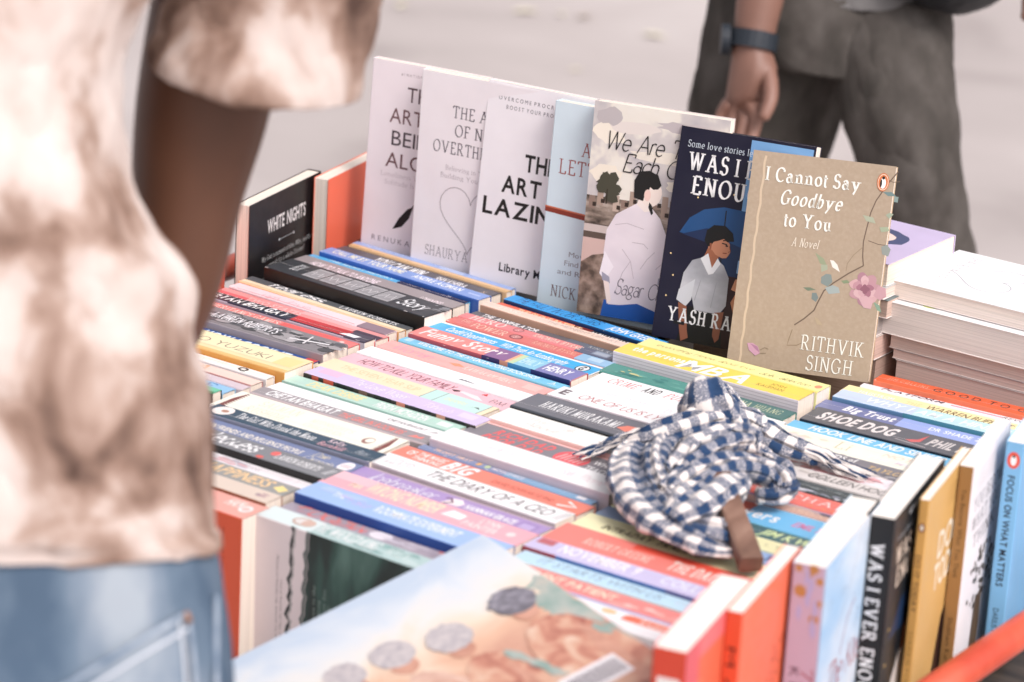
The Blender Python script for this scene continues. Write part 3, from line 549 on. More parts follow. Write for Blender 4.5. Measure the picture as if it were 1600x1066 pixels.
ROW4 = [
 ('good', .325, .205, .1489, .0225, .08, .006), ('disrupt', .317, .2, .137, .0115, .08, 0), ('buffett', .309, .2, .1107, .0261, .083, 0), ('hindu', .317, .2, .0851, .0255, .09, .004), ('trust', .314, .2, .0585, .0264, .089, 0), ('shoe', .322, .2, .0159, .0422, .084, .002), ('hook', .319, .2, -.0049, .0206, .075, 0),
 ('nothing', .313, .2, -.0399, .0348, .07, 0), ('husband', .313, .2, -.0693, .0292, .066, 0), ('taylor', .313, .2, -.097, .0275, .062, 0), ('colleen', .313, .2, -.1201, .0229, .059, 0), ('kuang', .313, .194, -.1451, .0248, .055, 0), ('enchant', .313, .2, -.1756, .0303, .051, 0), ('taupe', .313, .2, -.1945, .0187, .048, 0),
 ('lovers', .313, .2, -.2359, .0412, .044, 0), ('limitless', .311, .2, -.2589, .0228, .04, 0), ('yellow', .31, .2, -.2832, .0241, .036, 0), ('ltblue', .31, .2, -.3069, .0235, .034, 0), ('intraday', .308, .2, -.3408, .0337, .033, 0), ('daily', .308, .2, -.3871, .046, .034, 0), ('nov', .311, .2, -.4141, .0268, .033, .004),
 ('starts', .316, .2, -.436, .0216, .033, 0), ('silent2', .313, .2, -.465, .0289, .032, 0), ('ikigai', .313, .2, -.4972, .0319, .032, 0)]
INFO.update({
 'good': ('ec6a3e', 'ee7450', 'orange spine with widely spaced dark capitals below the stacked books', [('t', 'JIM COLLINS', .05, .26, .4, .7, 'wide', 'f8b498'), ('t', 'GOOD TO GREAT', .28, .98, .3, .75, 'wide', '4a1c12')]),
 'disrupt': ('f8f2f4', None, 'narrow white spine with navy letters and a pink bar', [('t', 'PLATFORM', .1, .42, .3, .85, 'bold i', '3a3c58'), ('b', .46, .72, 'e6a0b8', .3, .55), ('t', 'REVOLUTION', .72, 1, .2, .7, 'sans i', '55585e')]),
 'buffett': ('fae8ae', None, 'pale yellow spine with a black left block and brown serif capitals', [('p', [(0, .03), (0, .97), (.32, .97), (.28, .03)], '4b4f52'), ('t', 'HAGSTROM', .08, .26, .35, .65, 'bold', 'f2f2f2'), ('t', 'THE', .32, .4, .35, .65, 'serif', 'e8d69a'), ('t', 'WARREN BUFFETT WAY', .42, 1.0, .3, .75, 'sans i', '6a5632')]),
 'hindu': ('c6d8f0', '5f86a8', 'icy blue spine with pale white capitals and a teal cover edge', [('b', .4, 1, 'bfe4ea'), ('t', 'WHY I AM A HINDU', .14, .86, .25, .75, 'bold i', 'e8f2fa'), ('fb', .36, 1, '4a8c98')]),
 'trust': ('8a94c8', None, 'periwinkle blue spine with heavy white words', [('b', 0, .4, '7f86b0'), ('b', .4, 1, 'a2b4ea'), ('t', 'Big Trust', .12, .38, .28, .8, 'heavy i', WH), ('t', 'DR SHADE ZAHRAI', .55, .95, .35, .68, 'bold', 'eef2fc')]),
 'shoe': ('707278', '2a3038', 'dark grey spine with big white capitals and a red swoosh', [('t', 'SHOE DOG', .05, .44, .26, .76, 'heavy i', 'e8e2e0'), ('p', [(.5, .3), (.54, .22), (.57, .35), (.575, .85), (.55, .45)], 'e06c6c'), ('l', [(.46, .2), (.53, .16), (.62, .1)], 'cfc8ca', .001), ('t', 'PHIL KNIGHT', .6, .99, .28, .72, 'heavy i', 'd8d2d0')]),
 'hook': ('78c8f0', None, 'sky blue spine with slanted white capitals below the grey swoosh one', [('t', 'HOOK LINE AND SINKER', .1, .78, .2, .82, 'bold i', 'f6fafc'), ('p', [(.86, .4), (.88, .7), (.9, .5), (.94, .55), (.9, .35)], 'f0e8dc')]),
 'nothing': ('fbf6e2', None, 'cream spine with ghostly pastel capitals in two lines', [('t', 'NOTHING', .56, .86, .55, .8, 'bold i', 'f4dcc8'), ('t', 'THE MOVIE', .5, .84, .22, .46, 'bold i', 'efe4ea'), ('t', 'Li', .34, .42, .3, .8, 'light', 'c8c09c'), ('m', .1, .35, .2, .8, ['f0dcc8', 'e2d6d8'], 6, .003)]),
 'husband': ('8b898f', None, 'grey spine with gold capitals under the right scarf tail', [('t', 'HUSBANDS of', .24, .52, .55, .85, 'bold', 'fbfafa'), ('t', 'HUGO', .36, .5, .18, .45, 'bold', 'fbfafa'), ('t', 'TAYLOR JENKINS', .58, .96, .32, .66, 'bold i', 'dcbc84'), ('b', 0, 1, 'd4c6d6', .94, 1), ('m', .62, .9, .05, .25, ['b4b2b6', '77757a'], 10, .003)]),
 'taylor': ('f8ecf0', None, 'pinkish white spine blotched with rose patches', [('t', 'TAYLOR', .74, .95, .3, .66, 'light i', 'cfc4ca'), ('m', .2, .72, .1, .9, ['f0b8bc', 'f4d0d2', 'e8a4a8', 'e6dce2'], 22, .004)]),
 'colleen': ('e2dcd8', None, 'silvery spine with black condensed capitals', [('m', .02, .5, .1, .9, ['cfc8c2', 'eee8e0', 'c2bcb8'], 22, .004), ('t', 'COLLEEN HOOVER', .44, .92, .25, .75, 'thin i', '3c3638'), ('m', .03, .1, .4, .8, ['7c7074'], 3, .002)]),
 'kuang': ('5c6466', '141617', 'black spine with white scrawled lettering right of the scarf', [('m', .1, .9, .02, .3, ['c2c4d0', '8f94a0', 'd8d8e0'], 24, .003), ('t', 'Oz', .22, .36, .3, .8, 'script', 'e6e4e6'), ('t', 'R.R', .76, .93, .32, .76, 'heavy i', 'f4f2f4'), ('m', .3, .7, .4, .9, ['7d8688', '6b7476'], 8, .002)]),
 'enchant': ('f28076', None, 'red spine with spaced white serif capitals', [('t', 'DISENCHANTED', .2, .99, .36, .72, 'serif', 'fbe2dc'), ('t', 'a novel', .6, .8, .1, .28, 'script', 'f0a060')]),
 'taupe': ('dcb4a4', '6a4a48', 'dusty taupe spine with a purple scalloped top edge', [('b', 0, 1, 'b49cb0', .7, .98), ('m', 0, 1, .6, .8, ['9a86a8', 'd4b8b4', '6c6478'], 24, .003), ('t', 'MANTARO YOGI', .4, .85, .2, .5, 'serif', 'f2d4b8'), ('b', 0, .32, '2c2526', .04, .95)]),
 'lovers': ('7cc6f2', None, 'blue spine with rounded white letters and pink capitals right of the stick', [('b', 0, .46, 'e06040'), ('b', 0, 1, 'f6f4f6', .93, 1), ('t', 'Book Lovers', .1, .62, .25, .7, 'bold', 'fbfaf8'), ('t', 'EMILY HENRY', .68, 1.0, .32, .6, 'bold i', 'e08ab4')]),
 'limitless': ('5e7c80', None, 'dark teal spine with lime white capitals right of the stick', [('t', 'LIMITLESS', .08, .4, .3, .75, 'bold', 'dfe8d8'), ('t', 'JIM KWIK', .62, .92, .25, .8, 'bold i', 'dff0b0')]),
 'yellow': ('fbf0bc', None, 'pale yellow spine with tiny dark letters right of the stick', [('t', 'BUTTER', .4, .56, .3, .6, 'sans', '7c7450'), ('t', 'P O L L Y', .58, .8, .35, .6, 'light', 'a49c70')]),
 'ltblue': ('a2c0ea', None, 'soft blue spine with short dark strokes half under the scarf', [('b', 0, .3, '97abc8'), ('t', 'THE', .1, .2, .3, .7, 'bold i', 'e8eef8'), ('t', 'TINY', .78, .94, .3, .75, 'bold i', '4a5a8c')]),
 'intraday': ('fbf0c0', None, 'pale yellow spine with bold black capitals under the scarf', [('t', 'MONEY IN', .32, .54, .58, .78, 'bold i', '4c4636'), ('t', 'INTRADAY', .12, .36, .26, .54, 'bold i', '5e5848'), ('t', 'TRADING', .38, .6, .26, .54, 'bold i', '5e5848'), ('t', 'GALA', .84, .95, .35, .6, 'sans', '6e6a54')]),
 'daily': ('f78a80', None, 'bright red spine with cream serif capitals in front of the scarf', [('b', .35, 1, 'f0604e', .72, .97), ('t', 'ROBERT GREENE', .16, .48, .34, .6, 'serifb', 'fbd2c4'), ('t', 'THE DAILY LAWS', .56, 1.0, .34, .72, 'serifb', 'fff4ea')]),
 'nov': ('cfc8ea', '4470b0', 'pale lilac spine with white capitals and a blue and red cover edge', [('p', [(0, .03), (0, .97), (.1, .97), (.16, .03)], 'ee8e98'), ('b', .02, .1, 'c87078', .5, .9), ('t', 'NOVEMBER 9', .14, .52, .3, .88, 'bold', 'f4f2fb'), ('t', 'COLLEEN', .62, .92, .3, .8, 'bold', 'e6e8f8'), ('fb', 0, .16, 'a03a46'), ('fb', .68, 1, '68689c')]),
 'starts': ('c0e2f8', None, 'powder blue spine with thin grey blue capitals', [('t', 'IT STARTS WITH US', .1, .68, .25, .75, 'sans i', '86a0b4'), ('p', [(.7, .03), (.68, .97), (.96, .97), (.9, .03)], 'f4f6fa'), ('t', 'COLLEEN', .74, .97, .3, .7, 'sans i', 'cfdcec')]),
 'silent2': ('f6908a', None, 'coral red spine with cream capitals beside the big picture book', [('t', 'THE SILENT PATIENT', .02, .56, .4, .78, 'bold', 'fbe2c8'), ('m', .55, .98, .1, .6, ['f8b4ac', 'f4a49c', 'fbc8c0'], 18, .003), ('b', 0, 1, 'b4b4d8', 0, .12)]),
 'ikigai': ('f6f2fa', None, 'white spine with a gold coin and a red label', [('t', 'MATE', .4, .52, .55, .8, 'sans', 'f4dcdc'), ('o', .61, .72, .035, .13, 'eec48c'), ('p', [(.68, .5), (.68, .75), (.7, .86), (.95, .86), (.97, .5)], 'ee7c60'), ('t', 'Export', .76, .9, .58, .78, 'serifb', 'fbe8e0')]),
})

def wicked_back(F):
    f = F['back']
    W, L = f.w, f.h
    murk = noise_mat("murky_teal_picture", [(.3, (.004, .008, .008)), (.48, (.012, .03, .028)), (.6, (.03, .09, .075)), (.75, (.1, .2, .17))], 16, .35, 5, (1, 1, .35), distort=1.2)
    edge = [(0 + W * i / 24, L * (.77 - .025 * (i / 24) + .006 * math.sin(i * 2.3) + .004 * math.sin(i * 5.1))) for i in range(25)]
    f.poly([(W, 0), (W, L * .75)] + [(x, y - .006) for x, y in edge[::-1]] + [(0, 0)], None, murk)
    f.line([(x, y + .011 + .002 * math.sin(x * 400)) for x, y in edge], .0035, '3a3f40')
    f.line([(x, y + .009) for x, y in edge], .0018, 'b9b4b4')
    f.line([(x, y - .004) for x, y in edge], .003, '5d6664')
    f.text('heard that for mortals, the feeling of falling', .006, W - .03, L * .875, L * .886, 'serif i', '5a5456')
    f.text('love is very like the feeling of fear.', .006, W - .05, L * .852, L * .863, 'serif i', '5a5456')
    for i, s in enumerate(('about finding love in the', 'king, above everything', 'else for cruelty or for', 'herself')):
        f.text(s, .008, W - .045 - .012 * (i % 2), L * (.675 - .028 * i), L * (.689 - .028 * i), 'serif', '8fa39c')
    for i, s in enumerate(('known for', 'the mortal', 'Duarte')):
        f.text(s, .02, W - .07, L * (.53 - .03 * i), L * (.544 - .03 * i), 'serif', '7d928c')
EXTRA['wicked'] = wicked_back
def orange_back(F):
    f = F['back']
    W, L = f.w, f.h
    f.rect(W - .088, L * .2, W - .02, L * .29, 'f0dcd2')
    for i in range(11):
        f.rect(W - .08, L * (.206 + .007 * i), W - .035, L * (.209 + .007 * i), '9a8a88')
    for i in range(4):
        f.text('the story of a family', W - .06, W - .012, L * (.16 - .022 * i), L * (.17 - .022 * i), 'sans', '94361c')
EXTRA['orange'] = orange_back
def mba_back(F):
    f = F['back']
    for i in range(5):
        f.rect(f.w - .004 - .0032 * i, 0, f.w - .0032 - .0032 * i, f.h, 'c4b8c0')
EXTRA['mba'] = mba_back
for rows, grp in ((ROW1, GA), (ROW2, GB), (ROW3, GC), (ROW4, GD)):
    for key, u, L, v, t, yaw, dz in rows:
        cy, sy = math.cos(yaw), math.sin(yaw)
        # v is the front edge at mid length
        spine_up(u, v - math.tan(yaw) * L / 2, yaw, L, t, dz, INFO[key], grp, key)
# ------------------------------------------------------------------ front covers propped up along the back
def prop(label, TL, ang, lean, L, W, t, front, spine=None):
    TL = Vector(TL)
    ex = Vector((math.cos(R(ang)), math.sin(R(ang)), 0))
    up = Vector((-ex.y * math.sin(R(lean)), ex.x * math.sin(R(lean)), math.cos(R(lean))))
    y = ex.cross(up)                       # front cover normal, towards the seller's side
    return book(label, frame(TL - y * t, -up, y, -ex), L, t, W, spine or front, front=front, back=front, kf='v', kb='v', ks='v', group='covers propped up in a row along the back of the cart')
def rows(f, items, x0=None):
    for s, a0, a1, b, h, st, c in items:
        f.text(s, a0 * f.w, a1 * f.w, (b - h / 2) * f.h, (b + h / 2) * f.h, st, c)
F = prop('leftmost white cover in the propped row with thin brown capitals and a feather', (-.3129, .1652, .1994), 7, 3.5, .2135, .138, .012, 'e9dce0')
f = F['front']
rows(f, [('#1 NATIONAL BESTSELLER', .26, .74, .945, .014, 'wide', '8f7f84'), ('THE', .325, .6, .85, .078, 'sans', '5a4448'), ('ART OF', .185, .74, .735, .078, 'sans', '6e4a4c'), ('BEING', .215, .7, .622, .078, 'sans', '4a3e42'), ('ALONE', .175, .74, .51, .078, 'sans', '6a4648'),
         ('Loneliness Was My Cage', .14, .8, .435, .024, 'light', 'b4a6ac'), ('Solitude Is My Home', .18, .72, .395, .024, 'light', 'b4a6ac'), ('RENUKA GAVRANI', .1, .9, .1, .028, 'wide', '84767c')])
f.poly([(f.w * a, f.h * b) for a, b in ((.28, .16), (.33, .22), (.4, .275), (.45, .29), (.42, .23), (.36, .18))], '1e1f24')
f.line([(f.w * .43, f.h * .28), (f.w * .48, f.h * .32), (f.w * .475, f.h * .36)], .0012, '2a2a30')
f.line([(f.w * .46, f.h * .3), (f.w * .49, f.h * .33), (f.w * .49, f.h * .4)], .001, '2a2a30')
F['done']()
F = prop('propped white cover with thin serif capitals and an outlined heart', (-.2384, .1531, .2029), 6, 2.5, .2135, .138, .0115, 'ebe0e3')
f = F['front']
rows(f, [('THE ART', .29, .75, .82, .058, 'serif', '46424c'), ('OF NOT', .32, .72, .73, .058, 'serif', '46424c'), ('OVERTHINKING', .14, .9, .64, .058, 'serif', '46424c'), ('Believing in Yourself', .26, .74, .54, .024, 'light', '9a9096'), ('Building Your Dreams', .22, .78, .5, .024, 'light', '9a9096'), ('SHAURYA KAPOOR', .13, .87, .11, .05, 'light', '7c747c')])
hp = [(16 * math.sin(q) ** 3, 13 * math.cos(q) - 5 * math.cos(2 * q) - 2 * math.cos(3 * q) - math.cos(4 * q)) for q in [2 * math.pi * i / 40 for i in range(41)]]
f.line([(f.w * .5 + x * .0023, f.h * .315 + y * .0024) for x, y in hp], .0007, '8a8288')
F['done']()
F = prop('white cover with heavy black sans capitals in the propped row', (-.1598, .1627, .2052), 5, 6, .2125, .142, .0125, 'ebe2ec')
f = F['front']
rows(f, [('OVERCOME PROCRASTINATION', .1, .9, .925, .02, 'wide', '55505c'), ('BOOST YOUR PRODUCTIVITY', .17, .83, .885, .02, 'wide', '55505c'), ('THE', .37, .64, .635, .085, 'bold', '1c1c22'), ('ART OF', .2, .8, .515, .085, 'bold', '1c1c22'), ('LAZINESS', .06, .94, .395, .085, 'bold', '1c1c22'), ('Library Mindset', .25, .82, .105, .042, 'bold', '2e2e34')])
F['done']()
F = prop('pale blue cover with brick red serif letters and a rust bar in the propped row', (-.0677, .1506, .2028), 8, 4.7, .2135, .138, .016, 'c8dae2')
f = F['front']
rows(f, [('A', .25, .34, .79, .066, 'serif', '9a4a44'), ('LOVE', .5, .76, .79, .06, 'serif', '9a4a44'), ('LETTERS', .08, .63, .695, .07, 'serif', '9a4a44'), ('Move On', .23, .5, .28, .026, 'sans', '84868c'), ('Find Energy', .2, .56, .235, .026, 'sans', '84868c'), ('and Restart', .15, .56, .19, .026, 'sans', '84868c'), ('NICK TRENTON', .11, .78, .09, .055, 'serif', '7d6664')])
f.poly([(0, f.h * .467), (0, f.h * .495), (f.w * .45, f.h * .48), (f.w * .45, f.h * .45)], '8a3a26')
f.line([(0, f.h * .492), (f.w * .45, f.h * .477)], .0015, 'c86a4a')
f.oval(f.w * .46, f.h * .44, .008, .011, 'e08a70', jit=.1)
F['done']()
# cover with the man seen from behind
F = prop('cover with a dark haired man in a white shirt seen from behind, black script title', (-.0135, .1408, .2150), 13.8, 4.1, .217, .142, .015, 'cbc3c2')
f = F['front']
w_, h_ = f.w, f.h
S = lambda pts: [(a * w_, b * h_) for a, b in pts]
cloud = noise_mat("printed_clouds", [(.35, (.5, .47, .48)), (.5, (.62, .58, .56)), (.56, (.78, .74, .66)), (.7, (.8, .77, .7))], 26, .35, 3)
town = noise_mat("printed_town", [(.32, (.03, .022, .016)), (.45, (.16, .12, .095)), (.55, (.3, .235, .19)), (.68, (.55, .46, .4))], 75, .35, 6, (1.6, 1, .7))
soil = noise_mat("printed_soil", [(.35, (.08, .055, .04)), (.52, (.24, .17, .13)), (.7, (.42, .32, .26))], 90, .35, 6)
f.rect(0, .45 * h_, w_, h_, None, cloud)
for cx, cy, rx, ry, c in ((.1, .86, .16, .05, 'e6ddcd'), (.3, .9, .2, .03, 'd8cfc8'), (.72, .93, .3, .025, 'b9b0b2'), (.55, .78, .35, .03, 'ded6c8'), (.12, .67, .2, .045, 'e2d9c8'), (.8, .66, .3, .04, 'e4dccb'), (.04, .94, .1, .04, 'b4adae')):
    f.oval(cx * w_ if cx > .12 else .13 * w_, cy * h_, min(rx, .12 if cx < .3 else .24) * w_, ry * h_, c, 18, jit=.18)
f.rect(0, .36 * h_, w_, .56 * h_, None, town)
for i in range(16):
    x = (.02 + .06 * i) * w_
    f.rect(x, (.5 + .02 * (i % 3)) * h_, x + .045 * w_, (.56 + .015 * (i * 7 % 4)) * h_, ['8a7468', 'a58f80', '6b5a50', 'b9a596'][i % 4])
    f.rect(x + .004, (.51 + .02 * (i % 3)) * h_, x + .008, (.53 + .02 * (i % 3)) * h_, '3c332e')
f.rect(0, .36 * h_, w_, .43 * h_, '5c5048')
f.rect(0, .39 * h_, .2 * w_, .425 * h_, 'c0b2ac')
f.rect(0, .0, w_, .36 * h_, 'c6a9a0')
f.poly(S([(.0, .0), (.3, 0), (.28, .25), (.2, .3), (.08, .28), (0, .24)]), None, soil)
for k in range(16):                                               # the tree
    f.oval((.15 + random.uniform(-.05, .05)) * w_, (.6 + random.uniform(-.04, .06)) * h_, .007, .005, '4b4a3e', 9, jit=.3)
f.rect(.145 * w_, .53 * h_, .155 * w_, .6 * h_, '3a352c')
rows(f, [('We Are The', .1, .8, .83, .085, 'script', '16161a'), ('Each Other', .25, .9, .735, .085, 'script', '16161a')])
f.poly(S([(.98, .0), (.75, .0), (.72, .2), (.8, .42), (.9, .45), (1, .42)]), 'ee8a84')
S9 = S
S = lambda pts: S9([(.43 + (a - .43) * .86, b) for a, b in pts])
f.poly(S([(.14, .0), (.63, .0), (.62, .07), (.45, .09), (.3, .07), (.16, .08)]), '2c5aa6')
f.poly(S([(.2, .06), (.17, .2), (.12, .3), (.13, .41), (.2, .49), (.37, .555), (.48, .555), (.58, .5), (.65, .42), (.67, .3), (.63, .18), (.62, .06), (.45, .085), (.3, .065)]), None, noise_mat('printed_white_shirt', [(.3, (.66, .6, .65)), (.6, (.8, .73, .77))], 22, .4, 3, (1, 1, .6)))
f.poly(S([(.13, .31), (.1, .2), (.15, .17), (.22, .24)]), 'e9dfe4')
f.poly(S([(.12, .21), (.19, .19), (.2, .16), (.13, .17)]), '9a98a8')
f.poly(S([(.14, .17), (.19, .165), (.22, .08), (.19, .06)]), 'f2d4ca')
f.poly(S([(.61, .22), (.69, .24), (.7, .2), (.61, .19)]), '9a98a8')
f.poly(S([(.62, .19), (.69, .2), (.7, .1), (.64, .1)]), 'f2d4ca')
f.poly(S([(.37, .55), (.39, .6), (.52, .6), (.5, .53), (.44, .52)]), 'f3d9d2')
f.oval(.47 * w_, .615 * h_, .012, .0145, 'f3d6cc')
f.poly(S([(.34, .58), (.33, .66), (.37, .705), (.45, .715), (.53, .7), (.565, .655), (.54, .635), (.5, .63), (.47, .64), (.455, .61), (.43, .6), (.42, .57)]), '17181c')
f.poly(S([(.475, .57), (.5, .555), (.515, .52), (.5, .51), (.47, .545)]), '17181c')
f.oval(.45 * w_, .6 * h_, .0035, .006, 'ecc4b8')
for q in ([(.2, .44), (.3, .455), (.45, .44)], [(.36, .37), (.46, .37), (.5, .35)], [(.28, .33), (.36, .28), (.4, .2)], [(.25, .12), (.3, .22), (.36, .28)], [(.45, .25), (.5, .3), (.56, .34)], [(.58, .26), (.63, .29)]):
    f.line(S(q), .0006, 'b4a9b0')
S = S9
f.text('Sagar Chudasama', .27 * w_, .93 * w_, .115 * h_, .19 * h_, 'script', '6c6670')
F['done']()
# navy cover
F = prop('propped navy cover with white serif capitals and a man under a blue umbrella', (.0779, .159, .2042), 11.8, 12.3, .21, .14, .018, '15283a')
f = F['front']
w_, h_ = f.w, f.h
f.poly(S([(.53, .5), (.53, .985), (.985, .985), (.985, .5)]), '6d9cca')
f.poly(S([(.38, .0), (.98, .0), (.98, .55), (.4, .55)]), '1d3d5c')
f.poly(S([(.1, .505), (.16, .58), (.26, .63), (.4, .655), (.6, .65), (.8, .62), (.95, .55), (.95, .48), (.75, .5), (.6, .475), (.45, .5), (.3, .49)]), '24507e')
f.poly(S([(.12, .5), (.3, .545), (.45, .5), (.45, .475), (.3, .48)]), '183856')
f.line(S([(.42, .64), (.44, .3)]), .0012, '0e1a26')
f.poly(S([(.5, .0), (.98, .0), (.98, .34), (.5, .34)]), '3c2a1c')
for i in range(18):
    f.rect((.58 + .06 * (i % 6)) * w_, (.2 + .06 * (i // 6)) * h_, (.615 + .06 * (i % 6)) * w_, (.235 + .06 * (i // 6)) * h_, ['d08a3c', '8a5a2c', 'e0a850'][i % 3])
f.rect(.56 * w_, .36 * h_, .62 * w_, .42 * h_, '7ea6cc')
S9 = S
S = lambda pts: S9([(.36 + (a - .36) * .84, b) for a, b in pts])
f.poly(S([(.16, .0), (.22, .17), (.52, .17), (.56, .0)]), '11161c')
f.poly(S([(.12, .2), (.14, .32), (.2, .385), (.3, .41), (.38, .42), (.48, .385), (.54, .33), (.55, .2), (.5, .155), (.28, .155), (.24, .22)]), None, noise_mat('printed_grey_shirt', [(.3, (.3, .31, .34)), (.5, (.45, .46, .5)), (.7, (.56, .57, .6))], 34, .4, 4, (1, 1, .6)))
f.poly(S([(.12, .24), (.11, .19), (.2, .165), (.24, .2), (.25, .3)]), 'c2c5ca')
f.poly(S([(.13, .18), (.21, .165), (.24, .06), (.26, .02), (.2, .0), (.17, .06)]), '8f5a44')
f.poly(S([(.46, .16), (.54, .17), (.53, .04), (.5, .02), (.47, .05)]), '8f5a44')
f.rect(.155 * w_, .075 * h_, .235 * w_, .092 * h_, '0d0f12')
f.poly(S([(.29, .4), (.33, .47), (.43, .45), (.42, .39), (.38, .36)]), '9c6248')
f.poly(S([(.27, .4), (.33, .43), (.38, .365), (.42, .415), (.45, .39), (.4, .34), (.36, .33)]), 'd4d6da')
S0 = S
S = lambda pts: S0([(.4 + (a - .4) * .92, .43 + (b - .43) * .82) for a, b in pts])
f.poly(S([(.315, .46), (.32, .52), (.35, .55), (.46, .55), (.515, .5), (.53, .455), (.515, .435), (.5, .42), (.46, .415), (.39, .43), (.36, .45)]), 'b87c5e')
f.poly(S([(.27, .5), (.28, .56), (.34, .595), (.45, .6), (.53, .565), (.55, .52), (.5, .515), (.45, .525), (.4, .51), (.36, .5), (.335, .47), (.31, .47)]), '121014')
f.line(S([(.44, .5), (.49, .497)]), .0012, '1c1412')
f.oval(.462 * w_, .478 * h_, .0015, .0009, '1c1412')
f.line(S([(.46, .445), (.5, .447)]), .0009, '7a3c34')
f.line(S([(.445, .515), (.47, .52), (.5, .512)]), .0011, '15100f')
f.line(S([(.515, .49), (.53, .462), (.512, .455)]), .0007, '7a4634')
f.poly(S([(.325, .49), (.345, .49), (.345, .455), (.33, .455)]), '8d5540')
S = S0
f.line(S([(.3, .3), (.27, .2)]), .0007, '93969c')
f.line(S([(.44, .3), (.42, .18)]), .0007, '93969c')
S = S9
f.poly(S([(.55, .22), (.6, .3), (.63, .29), (.66, .15), (.72, .0), (.64, .0), (.6, .14)]), 'c4825c')
f.poly(S([(.54, .28), (.56, .33), (.6, .34), (.63, .3), (.6, .27)]), 'c98a66')
for k, (a, b) in enumerate(((.06, .4), (.1, .3), (.07, .2), (.3, .7), (.46, .72), (.2, .68))):
    f.oval(a * w_, b * h_, .0009, .0009, 'e8c88a', 8)
rows(f, [('Some love stories leave scars', .07, .78, .925, .032, 'serif', 'c8d4de'), ('WAS I EVER', .09, .88, .845, .082, 'serifb', 'f6f7f8'), ('ENOUGH?', .14, .84, .735, .082, 'serifb', 'f6f7f8'), ('YASH RAJIT', .1, .74, .12, .066, 'serifb', 'f4f4f4')])
F['done']()
# beige cover with the rose
F = prop('propped beige linen cover with a white serif title and a pink rose branch', (.1659, .1521, .1986), 21.1, 17.1, .2085, .1385, .016, 'b9a284', 'c4ad8e')
f = F['front']
w_, h_ = f.w, f.h
linen = noise_mat("printed_linen", [(.3, (.385, .298, .212)), (.5, (.4, .312, .224)), (.7, (.425, .335, .245))], 150, .45, 8, (2, 1, 2), bump=.05)
f.rect(.0, .0, w_, h_, None, linen)
f.line([(.09 * w_ + .0006 * math.sin(i * 1.7), (.02 + .96 * i / 30) * h_) for i in range(31)], .0022, 'c3ae92')
def Q(x, y):                                                      # places on the printed picture
    b = 1 - (y - 234 - .109 * (x - 1178)) / (333 + .036 * (x - 1178) * .66)
    return ((x - (1178 - 43 * (y - 234) / 333)) / 220 * w_, b * h_)
Z = lambda pts: [Q(1120 + x / 2.667, 220 + y / 2.667) for x, y in pts]
br = '6b5a4c'
f.line(Z([(742, 120), (700, 170), (652, 240), (630, 290), (612, 360), (600, 410), (597, 470), (600, 508)]), .0011, br)
f.line(Z([(600, 508), (540, 540), (478, 580), (440, 612), (415, 660), (400, 692), (360, 726), (320, 752)]), .0013, br)
f.line(Z([(312, 770), (298, 810), (290, 835), (330, 835), (350, 826)]), .0008, '857258')
f.line(Z([(600, 430), (560, 465), (535, 500), (530, 530)]), .0006, '8a7a62')
f.line(Z([(620, 405), (660, 420), (700, 425)]), .0007, br)
f.line(Z([(690, 150), (720, 165), (748, 162)]), .0007, br)
for pts, c in (([(405, 455), (425, 500), (455, 512), (440, 480)], '8d9678'), ([(428, 505), (430, 535), (455, 525), (455, 505)], '9aa28a'), ([(465, 485), (475, 515), (505, 535), (495, 505), (480, 488)], 'dcd6cc'), ([(430, 555), (428, 580), (455, 595), (475, 575), (470, 545), (450, 542)], '7c8884'), ([(445, 600), (460, 625), (505, 620), (500, 598), (475, 588)], '98a3a0'), ([(355, 598), (375, 612), (408, 608), (385, 598)], '6f7d68'), ([(392, 620), (390, 645), (408, 658), (418, 640), (410, 620)], '74817e'), ([(510, 570), (520, 582), (545, 578), (535, 566)], '7f8c6c'), ([(672, 430), (675, 460), (700, 470), (710, 440), (695, 420)], '8a918a'), ([(680, 205), (700, 222), (732, 222), (715, 205)], '6d8482'), ([(725, 222), (722, 245), (738, 248), (742, 225)], '7d918c'), ([(598, 300), (612, 325), (650, 335), (640, 310)], 'a2a890'), ([(665, 350), (672, 370), (705, 365), (700, 348)], '9ba68a'), ([(690, 300), (705, 290), (722, 296), (705, 315)], '97a48e'), ([(640, 655), (655, 690), (672, 700), (665, 670)], '7f9a84'), ([(400, 715), (412, 750), (435, 752), (420, 730)], 'ad9a7e')):
    f.poly(Z(pts), c)
for q in range(4):
    for k in range(7 - q):
        a = k * 6.283 / (7 - q) + q * .5
        rr = (46, 34, 21, 8)[q]
        f.oval(*Q(1120 + (606 + rr * math.cos(a)) / 2.667, 220 + (604 + rr * 1.05 * math.sin(a)) / 2.667), (.0068 - .0011 * q) * .8, (.0055 - .0009 * q) * .8, [['b48a90', 'c49c9e', 'a67a86'][k % 3], ['c8a4a6', 'b58890'][k % 2], ['9e6c7a', 'c29a9e'][k % 2], '8c5c6a'][q], 12, rot=a, jit=.12)
f.poly(Z([(660, 590), (690, 600), (692, 635), (665, 650), (640, 630)]), 'bc9298')
f.poly(Z([(580, 640), (600, 680), (630, 685), (640, 650), (610, 630)]), 'c49ea2')
f.poly(Z([(128, 826), (135, 855), (160, 878), (180, 868), (172, 840), (150, 826)]), 'c294a8')
f.poly(Z([(140, 828), (160, 850), (178, 866), (170, 840)]), 'a87890')
f.line(Z([(180, 855), (200, 845), (215, 852)]), .0006, '8a7a62')
f.line(Z([(180, 868), (205, 868)]), .0006, '8a7a62')
f.poly(Z([(165, 942), (185, 926), (210, 935), (240, 940), (245, 952), (200, 948)]), 'b98c96')
